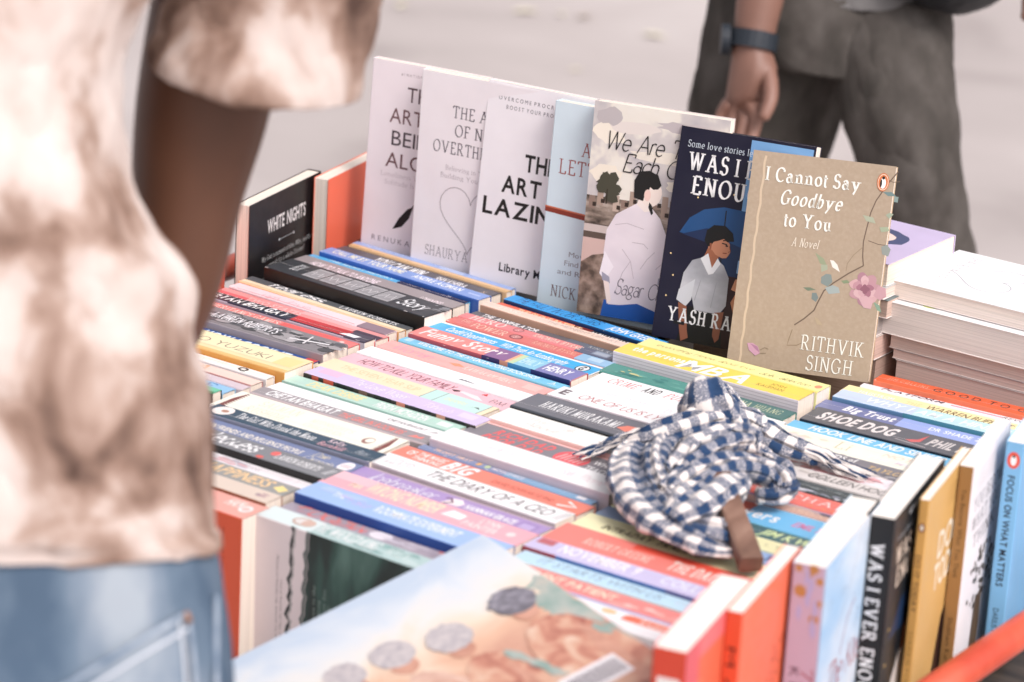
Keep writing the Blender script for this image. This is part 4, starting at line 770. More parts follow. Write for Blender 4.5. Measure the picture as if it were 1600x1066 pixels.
rows(f, [('I Cannot Say', .105, .785, .9, .064, 'serifb', 'efe4da'), ('Goodbye', .225, .67, .8, .066, 'serifb i', 'efe4da'), ('to You', .275, .615, .7, .064, 'serifb', 'efe4da'), ('A Novel', .345, .54, .6, .04, 'serif i', 'eadccb'), ('RITHVIK', .5, .955, .145, .068, 'serif', 'f2e6da'), ('SINGH', .555, .89, .055, .068, 'serif', 'f2e6da')])
px_, py_ = Q(1375, 282)
f.oval(px_, py_, .0058, .0088, 'c9703c')
f.oval(px_, py_, .005, .0077, 'f0dcc8')
f.oval(px_, py_, .0046, .0071, 'c9703c')
f.oval(px_, py_ - .001, .0028, .0052, 'f4ece2')
f.oval(px_ - .0019, py_ - .0012, .001, .0038, '2a2420')
f.oval(px_, py_ + .0042, .0013, .0016, '2a2420')
F['done']()

# ------------------------------------------------------------------ books standing along the left edge, backs turned in
def left_book(label, corner, ang, L, W, t, hexs, deco=None):
    V = Vector((-math.sin(R(ang)), math.cos(R(ang)), 0))
    U = Vector((math.cos(R(ang)), math.sin(R(ang)), 0))
    F = book(label, frame(Vector(corner) + V * W, (0, 0, -1), -U, V), L, t, W, hexs, back=hexs, kb='u', group='books standing along the left edge of the cart')
    if deco:
        deco(F['back'])
    F['done']()
def white_nights(f):
    w_, h_ = f.w, f.h
    f.text('WHITE', .25 * w_, .49 * w_, .8 * h_, .875 * h_, 'bold', 'd8d4d2')
    f.text('NIGHTS', .52 * w_, .79 * w_, .8 * h_, .875 * h_, 'bold', 'd8d4d2')
    f.line([(.42 * w_, .735 * h_), (.62 * w_, .735 * h_)], .0007, '9aa0a4')
    f.oval(.42 * w_, .735 * h_, .0015, .0015, 'c4c8ca', 8)
    f.oval(.62 * w_, .735 * h_, .0015, .0015, 'c4c8ca', 8)
    f.text("'My God, a moment of bliss. Why, isn't that",   .18 * w_, .9 * w_, .655 * h_, .683 * h_, 'serif', 'b9bcbc')
    f.text('enough for a whole lifetime?', .28 * w_, .78 * w_, .61 * h_, .638 * h_, 'serif', 'b9bcbc')
    for i, s in enumerate(('White Nights, a sentimental story from the diary', 'of a dreamer, follows a lonely man who wanders', 'the summer streets at night in the spring of', 'his dreams, until he meets a stranger who is', 'in tears and waiting for a lover to return', 'and for four nights they talk')):
        f.text(s, .08 * w_, .92 * w_, (.54 - .05 * i) * h_, (.567 - .05 * i) * h_, 'serif', 'aeb2b2')
def orange_lines(f):
    for i in range(4):
        f.text('a gripping and tender tale', .28 * f.w, .8 * f.w, (.52 - .035 * i) * f.h, (.532 - .035 * i) * f.h, 'sans', 'f6c4ac')
def red_lines(f):
    for i in range(12):
        f.text('the bestselling story of our time', .08 * f.w, .94 * f.w, (.7 - .035 * i) * f.h, (.714 - .035 * i) * f.h, 'sans', 'f8b09c')
left_book('black back cover with white lettering standing at the left edge beside the arm', (-.327, -.013, .07), 11.5, .2, .158, .016, '1f272e', white_nights)
left_book('orange back cover with faint lines standing behind the black one', (-.332, .121, .07), 11.5, .198, .135, .017, 'ee6c4c', orange_lines)
left_book('red back cover standing at the left edge, mostly hidden by the arm', (-.325, -.1635, .066), 11.5, .198, .15, .015, 'ea5a3c', red_lines)

# ------------------------------------------------------------------ front covers standing along the right edge
def right_book(label, corner, ang, L, W, t, spine, front, deco):
    V = Vector((-math.sin(R(ang)), math.cos(R(ang)), 0))
    U = Vector((math.cos(R(ang)), math.sin(R(ang)), 0))
    F = book(label, frame(Vector(corner), (0, 0, -1), U, -V), L, t, W, spine, front=front, back=front, kf='u', kb='v', ks='v', pages='f6efe6', group='books standing along the right edge of the cart, spines forward')
    deco(F['spine'], F['front'])
    F['done']()
def d_red(s, f):
    s.rect(.0, .0, s.w, s.h * .02, 'b02c1c')
    s.rect(.022, .18 * s.h, .2, .85 * s.h, 'e6dcd8')
    for i in range(3):
        s.oval(.028, (.4 + .15 * i) * s.h, .001, .001, 'a8a0a0', 8)
    f.rect(.0, .0, .2 * f.w, f.h, 'e0606a')
    f.poly([(.2 * f.w, 0), (f.w, 0), (f.w, f.h * .9), (.2 * f.w, f.h * .92)], 'e46a48')
    f.poly([(.45 * f.w, .2 * f.h), (.62 * f.w, .6 * f.h), (.85 * f.w, .78 * f.h), (.97 * f.w, .8 * f.h), (f.w, .3 * f.h), (.8 * f.w, .1 * f.h)], 'efe6e4')
    for i in range(20):
        f.oval((.25 + .03 * i) * f.w, (.82 - .028 * i) * f.h, .002, .0012, 'f0a070', 8)
def d_man(s, f):
    s.text('MANIFEST', .028, .19, .25 * s.h, .75 * s.h, 'wide', '55201a')
    for i in range(30):
        f.oval((.5 + .4 * random.random()) * f.w, (.2 + .5 * random.random()) * f.h, .0012, .003, 'a8442c', 8, rot=.5)
def d_kite(s, f):
    for a, b, r in ((.008, .5, .003), (.004, .2, .003), (.022, .3, .005), (.03, .9, .003), (.043, .75, .004), (.012, .85, .003), (.003, .65, .004)):
        s.oval(a, b * s.h, r, r, 'b0824c', 16, jit=.15)
    for i in range(8):
        s.oval(.01 + .006 * i, random.uniform(.2, .8) * s.h, .006, .002, 'a4a4cc', 10, jit=.3)
    s.text('KHALED', .085, .16, .2 * s.h, .48 * s.h, 'wide', '5d4658')
    s.text('The Kite', .08, .165, .52 * s.h, .9 * s.h, 'script', '9a4c58')
    sky_ = noise_mat("printed_pale_sky", [(.3, (.24, .5, .78)), (.5, (.5, .68, .86)), (.7, (.76, .82, .88))], 13, .35, 5, (1, 1, .5))
    f.rect(.0, .3 * f.h, f.w, f.h, None, sky_)
    for i in range(16):
        x, y = random.uniform(.1, .9) * f.w, random.uniform(.3, .95) * f.h
        f.line([(x, y), (x + .004, y + .006), (x + .01, y + .004)], .0008, '8fa6bc')
    f.line([(.3 * f.w, .62 * f.h), (.5 * f.w, .8 * f.h), (.62 * f.w, .97 * f.h)], .0006, '7c90a4')
    f.line([(.4 * f.w, .52 * f.h), (.5 * f.w, .66 * f.h), (.62 * f.w, .7 * f.h)], .0012, 'a85058')
    f.text('The Kite', .2 * f.w, .8 * f.w, .4 * f.h, .52 * f.h, 'script', 'b04a54')
def d_was(s, f):
    s.text('WAS I EVER ENOUGH?', .022, .178, .26 * s.h, .72 * s.h, 'serifb', 'eef0f2')
    rows(f, [('#1 NATIONAL BESTSELLER', .3, .98, .955, .022, 'bold', 'c8ccd0'), ('Some love stories leave scars', .1, .9, .89, .022, 'serif', 'a9b2ba'), ('WAS I EVER', .1, .9, .81, .08, 'serifb', 'e6d6c4'), ('ENOUGH?', .14, .84, .71, .08, 'serifb', 'e6d6c4')])
    f.poly([(.1 * f.w, .45 * f.h), (.3 * f.w, .58 * f.h), (.7 * f.w, .6 * f.h), (f.w, .55 * f.h), (f.w, .42 * f.h)], '26405e')
    f.poly([(.2 * f.w, 0), (.2 * f.w, .2 * f.h), (.38 * f.w, .33 * f.h), (.7 * f.w, .33 * f.h), (.9 * f.w, .0)], 'd6d2cf')
    f.poly([(.4 * f.w, .32 * f.h), (.42 * f.w, .45 * f.h), (.62 * f.w, .46 * f.h), (.64 * f.w, .33 * f.h)], 'c2825c')
    f.poly([(.38 * f.w, .4 * f.h), (.4 * f.w, .5 * f.h), (.6 * f.w, .52 * f.h), (.68 * f.w, .46 * f.h), (.46 * f.w, .44 * f.h)], '1a1412')
    for a, b in ((.1, .5), (.08, .35), (.14, .22)):
        f.oval(a * f.w, b * f.h, .0015, .0015, 'e8c070', 8)
def d_do(s, f):
    s.oval(.024, .5 * s.h, .004, .0026, '7a3a20')
    s.oval(.024, .5 * s.h, .0025, .0014, 'efe0cc')
    s.text('DO IT TODAY', .048, .098, .22 * s.h, .72 * s.h, 'sans', '3a2c18')
    s.text('DARIUS FOROUX', .115, .185, .3 * s.h, .66 * s.h, 'thin', '8a6a34')
    rows(f, [('DO IT', .35, .98, .72, .12, 'bold', 'f6ecd8'), ('TODAY', .32, .98, .58, .12, 'bold', 'f6ecd8')])
    for i in range(4):
        f.text('overcome procrastination', .5 * f.w, .97 * f.w, (.93 - .022 * i) * f.h, (.938 - .022 * i) * f.h, 'sans', '96702e')
    f.poly([(.5 * f.w, .1 * f.h), (.62 * f.w, .34 * f.h), (.8 * f.w, .42 * f.h), (f.w, .3 * f.h), (f.w, .05 * f.h)], '3c2c1c')
def d_you(s, f):
    s.text('You Become What You Think', .02, .1, .34 * s.h, .68 * s.h, 'sans', '54401f')
    s.text('Shubham Kumar', .135, .185, .34 * s.h, .68 * s.h, 'sans', '54401f')
    rows(f, [('YOU BECOME', .12, .95, .8, .06, 'serif', '5c5a60'), ('WHAT YOU', .12, .86, .71, .06, 'serif', '5c5a60'), ('THINK', .2, .8, .62, .06, 'serif', '5c5a60')])
    for i in range(70):
        a, q = random.uniform(0, 6.28), random.uniform(0, 1) ** .6
        f.oval((.55 + .36 * q * math.cos(a)) * f.w, (.4 + .14 * q * math.sin(a)) * f.h, .0026, .0026, ['3a3630', '5a544a', '4a3f34', '7a7268'][i % 4], 7, jit=.3)
    f.poly([(.4 * f.w, 0), (.45 * f.w, .3 * f.h), (.6 * f.w, .32 * f.h), (.62 * f.w, .15 * f.h), (.6 * f.w, 0)], '6a5640')
    for i in range(5):
        f.text('a guide to changing your mind', .15 * f.w, .9 * f.w, (.95 - .02 * i) * f.h, (.957 - .02 * i) * f.h, 'sans', 'b4b0b4')
def d_foc(s, f):
    s.oval(.016, .5 * s.h, .0075, .0055, 'e05038')
    s.oval(.016, .5 * s.h, .0048, .0026, 'f6efe8')
    s.oval(.0125, .5 * s.h, .0014, .0012, '2a2420')
    s.text('FOCUS ON WHAT MATTERS', .03, .132, .3 * s.h, .68 * s.h, 'bold', '22303c')
    s.text('DARIUS FOROUX', .152, .195, .32 * s.h, .64 * s.h, 'sans', '2a3a46')
    f.poly([(.5 * f.w, .3 * f.h), (.6 * f.w, .45 * f.h), (.8 * f.w, .42 * f.h), (.75 * f.w, .28 * f.h)], '8ab87c')
A_ = 13.3
right_book('red spined book with a pasted white label at the near end of the right edge', (.583, -.648, .078), A_, .2, .147, .0252, 'd0442c', 'ec7478', d_red)
right_book('vermilion book with dark spaced capitals down its spine', (.5885, -.5605, .078), A_, .2, .142, .0132, 'd94f2c', 'f0714c', d_man)
right_book('lilac spined book with brown spots and a pale blue cover', (.579, -.4502, .078), A_, .2, .155, .0262, 'b4a4ba', 'c2d8ee', d_kite)
right_book('thick black spined book with white serif capitals on the right edge', (.5735, -.328, .078), A_, .2, .153, .0232, '1c262c', '2e3338', d_was)
right_book('mustard yellow book with white capitals on its cover', (.589, -.27, .078), A_, .2, .135, .0085, 'c8984c', 'd8ac60', d_do)
right_book('book with a brown spine and a white cover showing a tree', (.5775, -.18, .078), A_, .2, .13, .0122, '9a7446', 'f2eef0', d_you)
right_book('sky blue book with black capitals and a red oval on its spine', (.58, -.101, .078), A_, .2, .135, .0158, '74b2dc', '7cbcec', d_foc)

# ------------------------------------------------------------------ two piles of books lying flat behind the rows
def flat(label, u, v, z, L, W, t, front, ang=0, deco=None, pages='f2e4da', grp='books lying flat in the two piles behind the rows'):
    c, s = math.cos(R(ang)), math.sin(R(ang))
    U, V = Vector((c, s, 0)), Vector((-s, c, 0))
    o = Vector((u, v, z)) + U * L + V * W
    F = book(label, frame(o, -U, (0, 0, 1), V), L, t, W, front, front=front, back='e8dcd8', kf='t', kb='v', ks='v', pages=pages, group=grp)
    if deco:
        deco(F['front'])
    F['done']()
def d_heart(f):
    f.line([(f.w * .5 + x * .0024, f.h * .33 + y * .0026) for x, y in hp], .0011, 'b4b2ba')
    f.text('SHAURYA KAPOOR', .1 * f.w, .9 * f.w, .11 * f.h, .165 * f.h, 'light', 'b8b4bc')
    f.text('THE ART', .34 * f.w, .66 * f.w, .8 * f.h, .84 * f.h, 'serif', '6a666e')
def d_purple(f):
    w_, h_ = f.w, f.h
    f.oval(.44 * w_, .66 * h_, .03, .052, '5d6484', 26, jit=.05)
    f.oval(.44 * w_, .6 * h_, .024, .05, 'f2d8cc', 26, jit=.03)
    f.line([(.36 * w_, .6 * h_), (.4 * w_, .605 * h_)], .0014, '8a6a6a')
    f.line([(.48 * w_, .605 * h_), (.52 * w_, .6 * h_)], .0014, '8a6a6a')
    f.line([(.4 * w_, .5 * h_), (.48 * w_, .5 * h_)], .0016, 'c88a88')
    f.oval(.82 * w_, .5 * h_, .013, .022, 'f2e4c8', 20)
    f.line([(.78 * w_, .5 * h_), (.86 * w_, .52 * h_)], .001, '9a8a74')
def d_thick(f):
    f.oval(.9 * f.w, .2 * f.h, .006, .008, 'dfe88a', 14)
    f.oval(.88 * f.w, .62 * f.h, .004, .006, '8fc4b0', 14)
    f.text('Ja', .84 * f.w, .97 * f.w, .8 * f.h, .84 * f.h, 'bold', '4a484c')
flat('white cover with an outlined heart on top of the nearer pile', .294, .2195, .063, .21, .14, .0175, 'fbf9fd', 0, d_heart)
flat('thick curled white book with a lime dot under the heart cover', .2905, .2085, .029, .225, .15, .033, 'fcfafa', 0, d_thick, 'f0e8e2')
flat('upper pinkish page block under the thick curled book', .300, .214, .014, .21, .14, .0145, 'e6d6d0', 0, None, 'ecd8ce')
flat('middle thin page block in the nearer pile', .304, .2145, .004, .21, .14, .0095, 'd6c6c4', 0, None, 'e8d0c6')
flat('tall rosy page block low in the nearer pile', .309, .2135, -.028, .214, .14, .0315, 'd8ccc8', 0, None, 'e8d0c6')
flat('lowest dark covered book of the nearer pile', .318, .222, -.129, .21, .135, .1, '7a726e', 0, None, '9a8d84')
flat('purple cover with a drawn woman on top of the farther pile', .0835, .203, .078, .213, .139, .0225, 'cdbfdf', 0, d_purple, 'e9dccc')
flat('grey edged book second in the farther pile', .085, .197, .066, .213, .142, .0115, 'c6c8c6', 0, None, 'e4d4c8')
flat('brown paged book third in the farther pile', .092, .199, .047, .21, .14, .0185, '708082', 0, None, 'd4bcae')
flat('teal covered book in the middle of the farther pile', .081, .196, .028, .213, .142, .0185, '5d8088', 0, None, 'a8a09c')
flat('pale paged book low in the farther pile', .0825, .194, .004, .213, .142, .0235, 'd8ccc4', 0, None, 'dcbcae')
flat('lowest brownish book of the farther pile', .086, .198, -.129, .21, .14, .1325, '8a7c70', 0, None, 'b4988a')

# ------------------------------------------------------------------ big picture book lying at the front corner
b_, c_, a_ = Vector((.3102, -.4728, .03)), Vector((.5249, -.5622, .03)), Vector((.2262, -.6766, -.035))
ex = (a_ - b_).normalized()                    # along its top edge
ey = (c_ - b_)
ey = (ey - ex * ey.dot(ex)).normalized()       # down the page
nz = ex.cross(ey)
if nz.z < 0:
    nz = -nz
PW, PH, PT = .3, .275, .007
# local x runs down the page, y out of the upper cover, z towards the hinge
zz = -ex if (ey.cross(nz)).dot(-ex) > 0 else ex
hinge = b_ if zz.dot(-ex) > 0 else b_ + ex * PW
F = book('large glossy picture book of children seen from behind, lying slanted at the front', frame(hinge - nz * PT, ey, nz, zz), PH, PT, PW, 'cfd8e0', front='dfe4ea', kf='t', ks='v')
f = F['front']
flip = zz.dot(-ex) > 0
def B(x, y):                                   # x from the upper right corner along the top edge, y down the page (metres)
    return (x if flip else PW - x, PH - y)
def sunset():
    m, t, b = node_mat("printed_sunset")
    tc = t.nodes.new("ShaderNodeTexCoord")
    sp = t.nodes.new("ShaderNodeSeparateXYZ")
    n = t.nodes.new("ShaderNodeTexNoise")
    n.inputs['Scale'].default_value = 14
    n.inputs['Detail'].default_value = 7
    n.inputs['Distortion'].default_value = .8
    t.links.new(tc.outputs['Object'], sp.inputs[0])
    t.links.new(tc.outputs['Object'], n.inputs['Vector'])
    a = t.nodes.new("ShaderNodeMath")
    a.operation = 'MULTIPLY_ADD'
    a.inputs[1].default_value = 3.4
    t.links.new(sp.outputs[0], a.inputs[0])
    c = t.nodes.new("ShaderNodeMath")
    c.operation = 'MULTIPLY_ADD'
    c.inputs[1].default_value = .5
    c.inputs[2].default_value = -.25
    t.links.new(n.outputs['Fac'], c.inputs[0])
    t.links.new(c.outputs[0], a.inputs[2])
    r = t.nodes.new("ShaderNodeValToRGB")
    e = r.color_ramp.elements
    st = [(0, (.52, .62, .74)), (.12, (.68, .73, .78)), (.24, (.78, .76, .73)), (.34, (.82, .68, .54)), (.46, (.74, .47, .33)), (.62, (.56, .28, .21)), (.78, (.5, .3, .24)), (.95, (.3, .32, .29))]
    while len(e) < len(st):
        e.new(.5)
    for el, (p, q) in zip(e, st):
        el.position, el.color = p, list(q) + [1]
    t.links.new(a.outputs[0], r.inputs[0])
    t.links.new(r.outputs[0], b.inputs['Base Color'])
    b.inputs['Roughness'].default_value = .28
    return m
f.poly([B(0, 0), B(PW, 0), B(PW, PH), B(0, PH)], None, sunset())
def blob(cx, cy, rx, ry, h=None, mat=None, n=32, jit=.05, rot=0):
    c, s = math.cos(rot), math.sin(rot)
    P = []
    for i in range(n):
        a = 6.2832 * i / n
        k = 1 + random.uniform(-jit, jit)
        x, y = rx * k * math.cos(a), ry * k * math.sin(a)
        P.append(B(max(.0005, min(PW - .0005, cx + x * c - y * s)), max(.0005, min(PH - .0005, cy + x * s + y * c))))
    f.poly(P, h, mat)
hair = noise_mat("printed_hair", [(.3, (.13, .12, .14)), (.55, (.23, .22, .26)), (.75, (.4, .38, .43))], 160, .3, 6)
hair_glare = noise_mat("printed_hair_glare", [(.3, (.42, .39, .42)), (.7, (.64, .59, .58))], 150, .3, 6)  # sky glare on the glossy cover put into this hair colour
reds = noise_mat("printed_red_cloth", [(.32, (.36, .12, .09)), (.48, (.58, .27, .19)), (.6, (.68, .42, .3)), (.72, (.74, .56, .44))], 38, .3, 8, (1, 1, 1.6), distort=.8)
teal_ = noise_mat("printed_foliage", [(.3, (.2, .34, .3)), (.55, (.4, .46, .42)), (.75, (.62, .52, .44))], 40, .3, 7)
for q in range(9):
    blob(.006 + .004 * (q % 3), .1 + .018 * q, .012 + .004 * (q % 2), .013, None, teal_, 16, .3)
glow = noise_mat("printed_glow", [(.3, (.82, .6, .42)), (.7, (.84, .7, .54))], 30, .3, 5)
skin_ = noise_mat("printed_skin", [(.3, (.5, .24, .17)), (.7, (.68, .38, .28))], 60, .3, 5)
pale_cloth = noise_mat("printed_pale_cloth", [(.3, (.6, .36, .28)), (.55, (.74, .52, .42)), (.75, (.8, .64, .54))], 40, .3, 7)
for cx, cy, r, hm, bd in ((.181, .092, .021, hair_glare, pale_cloth), (.14, .095, .022, hair_glare, pale_cloth), (.098, .11, .023, hair_glare, reds), (.037, .105, .023, hair, reds)):
    k = .74 if cx < .05 else .6
    for da, db, q in ((0, .0, 0), (.004, .012, 1)):
        pts = [(-.05, .17), (-.05, .115), (-.044, .075), (-.03, .048), (-.012, .036), (.004, .034), (.02, .042), (.034, .06), (.043, .1), (.046, .17)]
        f.poly([B(max(.001, min(PW - .001, cx + a * k * (1 - .3 * q) + da + random.uniform(-.0025, .0025))), min(PH - .001, cy + b * (1 + .2 * q) + db)) for a, b in pts], None, bd if q == 0 else (reds if bd is reds else skin_))
    f.poly([B(cx - .03 * k, cy + .075), B(cx - .022 * k, cy + .06), B(cx - .01 * k, cy + .12), B(cx - .012 * k, min(PH - .001, cy + .165)), B(cx - .028 * k, min(PH - .001, cy + .165))], None, skin_)
    blob(cx + .001, cy + .018, .0105, .013, None, skin_, 18, .06)
    for q in range(26):                                           # strands round the heads
        an = random.uniform(0, 6.283)
        rr = r * random.uniform(.6, .84)
        blob(cx + rr * .84 * math.cos(an), cy - .002 + rr * .95 * math.sin(an), r * random.uniform(.12, .2), r * random.uniform(.1, .2), None, hm, 9, .25)
    blob(cx, cy - .002, r * .78, r * .88, None, hm, 40, .05)
for a, b in ((.075, .17), (.07, .19), (.066, .21), (.01, .19), (.125, .2)):
    blob(a, b, .004, .012, None, teal_, 14, .3, .3)
f.poly([B(.024, .222), B(.074, .222), B(.074, .252), B(.024, .252)], 'f2eef0')
for i in range(24):
    x = .027 + .0018 * i
    f.poly([B(x, .227), B(x + .0008 + .0005 * (i % 3 == 0), .227), B(x + .0008 + .0005 * (i % 3 == 0), .247), B(x, .247)], '77727a')
F['done']()
# ------------------------------------------------------------------ pavement, cart
def slab(name, m, pts, z):
    mb = MB()
    mb.add([(x, y, z) for x, y in pts], [tuple(range(len(pts)))], m)
    return tag(mb.build(name), kind='structure')
pave = noise_mat("pavement", [(.3, (.34, .305, .292)), (.42, (.425, .385, .37)), (.56, (.46, .418, .402)), (.72, (.52, .48, .462))], 1.3, .85, 14, bump=.3, distort=.4)
slab('pavement', pave, [(-120, -120), (120, -120), (120, 120), (-120, 120)], G)
LEAF = [paint(h, 'n', .7) for h in ('d8d2b8', 'd2d0ac', 'c4a894', 'a09284')]
for i, (x, y, c) in enumerate(((-3.09, 3.87, 3), (-3.06, 3.83, 0), (-2.8, 4.02, 0), (-2.72, 4.07, 0), (-2.66, 4.09, 3), (-2.42, 4.05, 0), (-1.12, 4.0, 1), (-1.06, 4.05, 1), (-.98, 4.1, 1), (-.86, 4.0, 2), (-.76, 3.4, 2), (-2.92, 3.3, 1), (-2.35, 3.6, 0), (-1.55, 4.7, 0), (-1.3, 4.9, 1), (-.6, 3.05, 0))):
    mb = MB()
    q, s = i * 1.9, .02 + .009 * (i % 3)
    pts = [(-1, 0, .1), (-.5, .32, .3), (.1, .4, .34), (.6, .25, .2), (1, 0, .05), (.6, -.25, .25), (.1, -.4, .3), (-.5, -.32, .2)]
    mb.add([(x + s * (a * math.cos(q) - b * math.sin(q)), y + s * (a * math.sin(q) + b * math.cos(q)), G + .006 + s * .5 * h) for a, b, h in pts] + [(x, y, G + .006)], [(k, (k + 1) % 8, 8) for k in range(8)], LEAF[c])
    tag(mb.build('fallen_leaf'), 'small dry fallen leaf on the pale pavement behind the book cart', 'leaf', 'fallen leaves on the pavement')
root = empty('book_cart', Matrix.Translation((.12, -.06, G)))
tag(root, 'street bookseller\'s cart with a red tubular rail carrying all the rows of books', 'cart')
inv = root.matrix_world.inverted()
red_ = noise_mat("red_enamel", [(.35, (.5, .06, .03)), (.55, (.62, .1, .05)), (.8, (.55, .16, .1))], 14, .35, 6, bump=.05)
wood_ = noise_mat("dark_board", [(.3, (.03, .022, .016)), (.7, (.09, .065, .045))], 6, .6, 6, (1, 12, 1))
def cart_part(name, mb, smooth=False):
    o = mb.build(name, root, smooth)
    o.data.transform(inv)
    return o
mb = MB()
mb.box((-.43, -.545, -.152), (.625, .43, -.131), wood_)
cart_part('tray', mb)
mb = MB()
mb.box((-.4, .158, -.13), (.07, .17, -.016), wood_)
mb.box((-.4, .152, -.026), (.07, .25, -.0165), wood_)
cart_part('back_ledge', mb)
for pts in ([(.648, -.72, -.05), (.648, .46, -.05)], [(.648, .46, -.05), (-.45, .46, -.05)], [(-.45, .46, -.05), (-.45, -.5, -.05)]):
    mb = MB()
    mb.tube(pts, .0135, red_, 16)
    cart_part('rail', mb, True)
mb = MB()
mb.tube([(-.3, .19, .12), (.065, .19, .12)], .006, red_, 12)
mb.tube([(-.29, .19, .12), (-.29, .2, -.016)], .005, red_, 10)
mb.tube([(.055, .19, .12), (.055, .2, -.016)], .005, red_, 10)
cart_part('prop_bar', mb, True)
for x in (-.38, .57):
    for y in (-.48, .38):
        mb = MB()
        mb.tube([(x, y, -.152), (x, y, G + .1)], .016, red_, 12)
        mb.box((x - .035, y - .012, G + .06), (x + .035, y + .012, G + .11), red_)
        cart_part('leg', mb)
        mb = MB()
        mb.tube([(x, y - .015, G + .06), (x, y + .015, G + .06)], .06, paint('2a2a2c', 'n', .7), 24)
        cart_part('wheel', mb)

# ------------------------------------------------------------------ scarf and stick
SCARF = [
 (0.5,0.0029,3,[(0.3075,-0.1167,0.0080,0.0280),(0.3083,-0.1245,0.0250,0.0313),(0.3084,-0.1335,0.0420,0.0300),(0.3062,-0.1383,0.0560,0.0253),(0.3013,-0.1370,0.0640,0.0184),(0.2940,-0.1310,0.0660,0.0087)]),
 (0.6,0.003625,5,[(0.2876,-0.1135,0.0580,0.0087),(0.2934,-0.0976,0.0480,0.0158),(0.3027,-0.0888,0.0340,0.0176),(0.3139,-0.0830,0.0200,0.0152),(0.3347,-0.0935,0.0100,0.0128)]),
 (0.45,0.00319,7,[(0.2404,-0.2168,0.0060,0.0046),(0.2439,-0.1991,0.0080,0.0086),(0.2519,-0.1841,0.0120,0.0121),(0.2674,-0.1793,0.0160,0.0144),(0.2837,-0.1738,0.0200,0.0144)]),
 (0.7,0.00464,5,[(0.2738,-0.1991,0.0160,0.0126),(0.2876,-0.1959,0.0260,0.0148),(0.2990,-0.1836,0.0340,0.0148),(0.3086,-0.1628,0.0380,0.0137),(0.3183,-0.1359,0.0380,0.0127),(0.3265,-0.1110,0.0340,0.0122),(0.3367,-0.0935,0.0240,0.0134)]),
 (0.34,0.00348,5,[(0.2825,-0.1865,0.0220,0.0155),(0.3026,-0.2295,0.0240,0.0248),(0.3267,-0.2661,0.0240,0.0305),(0.3522,-0.2947,0.0220,0.0317),(0.3785,-0.3152,0.0200,0.0302),(0.4019,-0.3279,0.0180,0.0257),(0.4217,-0.3342,0.0160,0.0202),(0.4376,-0.3348,0.0140,0.0159),(0.4481,-0.3277,0.0120,0.0122),(0.4486,-0.3127,0.0120,0.0085)]),
 (0.7,0.003625,4,[(0.3090,-0.2041,0.0340,0.0102),(0.3229,-0.2359,0.0360,0.0112),(0.3399,-0.2649,0.0360,0.0116),(0.3597,-0.2892,0.0340,0.0115),(0.3805,-0.3081,0.0310,0.0108),(0.3961,-0.3181,0.0270,0.0097)]),
 (0.6,0.0065249999999999996,6,[(0.3593,-0.2697,0.0340,0.0110),(0.3586,-0.2437,0.0420,0.0149),(0.3632,-0.2193,0.0480,0.0167),(0.3666,-0.1915,0.0470,0.0157),(0.3713,-0.1733,0.0420,0.0135),(0.3811,-0.1817,0.0340,0.0095)]),
 (0.62,0.00551,5,[(0.3787,-0.3054,0.0320,0.0092),(0.3799,-0.2863,0.0370,0.0125),(0.3873,-0.2668,0.0420,0.0136),(0.3933,-0.2411,0.0420,0.0132),(0.4001,-0.2207,0.0380,0.0132),(0.4082,-0.2015,0.0300,0.0144),(0.4175,-0.1934,0.0220,0.0150),(0.4227,-0.1946,0.0150,0.0133),(0.4201,-0.2067,0.0120,0.0111),(0.4096,-0.2166,0.0120,0.0094)]),
 (0.36,0.00377,5,[(0.3992,-0.3344,0.0260,0.0123),(0.4053,-0.3177,0.0340,0.0198),(0.4067,-0.2911,0.0390,0.0226),(0.4062,-0.2604,0.0390,0.0196),(0.4026,-0.2336,0.0360,0.0104)]),
 (0.7,0.00435,5,[(0.4061,-0.3269,0.0200,0.0096),(0.4108,-0.3118,0.0270,0.0113),(0.4141,-0.2926,0.0290,0.0119),(0.4116,-0.2653,0.0270,0.0120),(0.4042,-0.2410,0.0270,0.0093)]),
 (0.7,0.00464,5,[(0.4036,-0.3189,0.0180,0.0091),(0.4223,-0.3269,0.0190,0.0117),(0.4356,-0.3223,0.0180,0.0128),(0.4427,-0.3096,0.0150,0.0112),(0.4375,-0.2914,0.0170,0.0091),(0.4237,-0.2798,0.0210,0.0086)]),
 (0.5,0.00464,6,[(0.3296,-0.1004,0.0240,0.0163),(0.3462,-0.0973,0.0190,0.0168),(0.3640,-0.0965,0.0150,0.0156),(0.3801,-0.0921,0.0120,0.0121),(0.3973,-0.0873,0.0080,0.0087),(0.4153,-0.0887,0.0060,0.0063),(0.4298,-0.0889,0.0040,0.0034)]),
 (0.6,0.00464,5,[(0.3464,-0.1469,0.0220,0.0143),(0.3700,-0.1526,0.0180,0.0153),(0.3880,-0.1494,0.0130,0.0130),(0.4066,-0.1605,0.0100,0.0101)]),
 (0.5,0.00145,5,[(0.3035,-0.2329,0.0080,0.0169),(0.3292,-0.2325,0.0120,0.0252),(0.3461,-0.2132,0.0140,0.0309),(0.3538,-0.1784,0.0120,0.0283),(0.3610,-0.1472,0.0080,0.0171)]),
 (0.5,0.00145,5,[(0.3520,-0.2770,0.0080,0.0165),(0.3803,-0.2764,0.0100,0.0219),(0.3975,-0.2632,0.0080,0.0191),(0.4012,-0.2435,0.0060,0.0110)]),
]
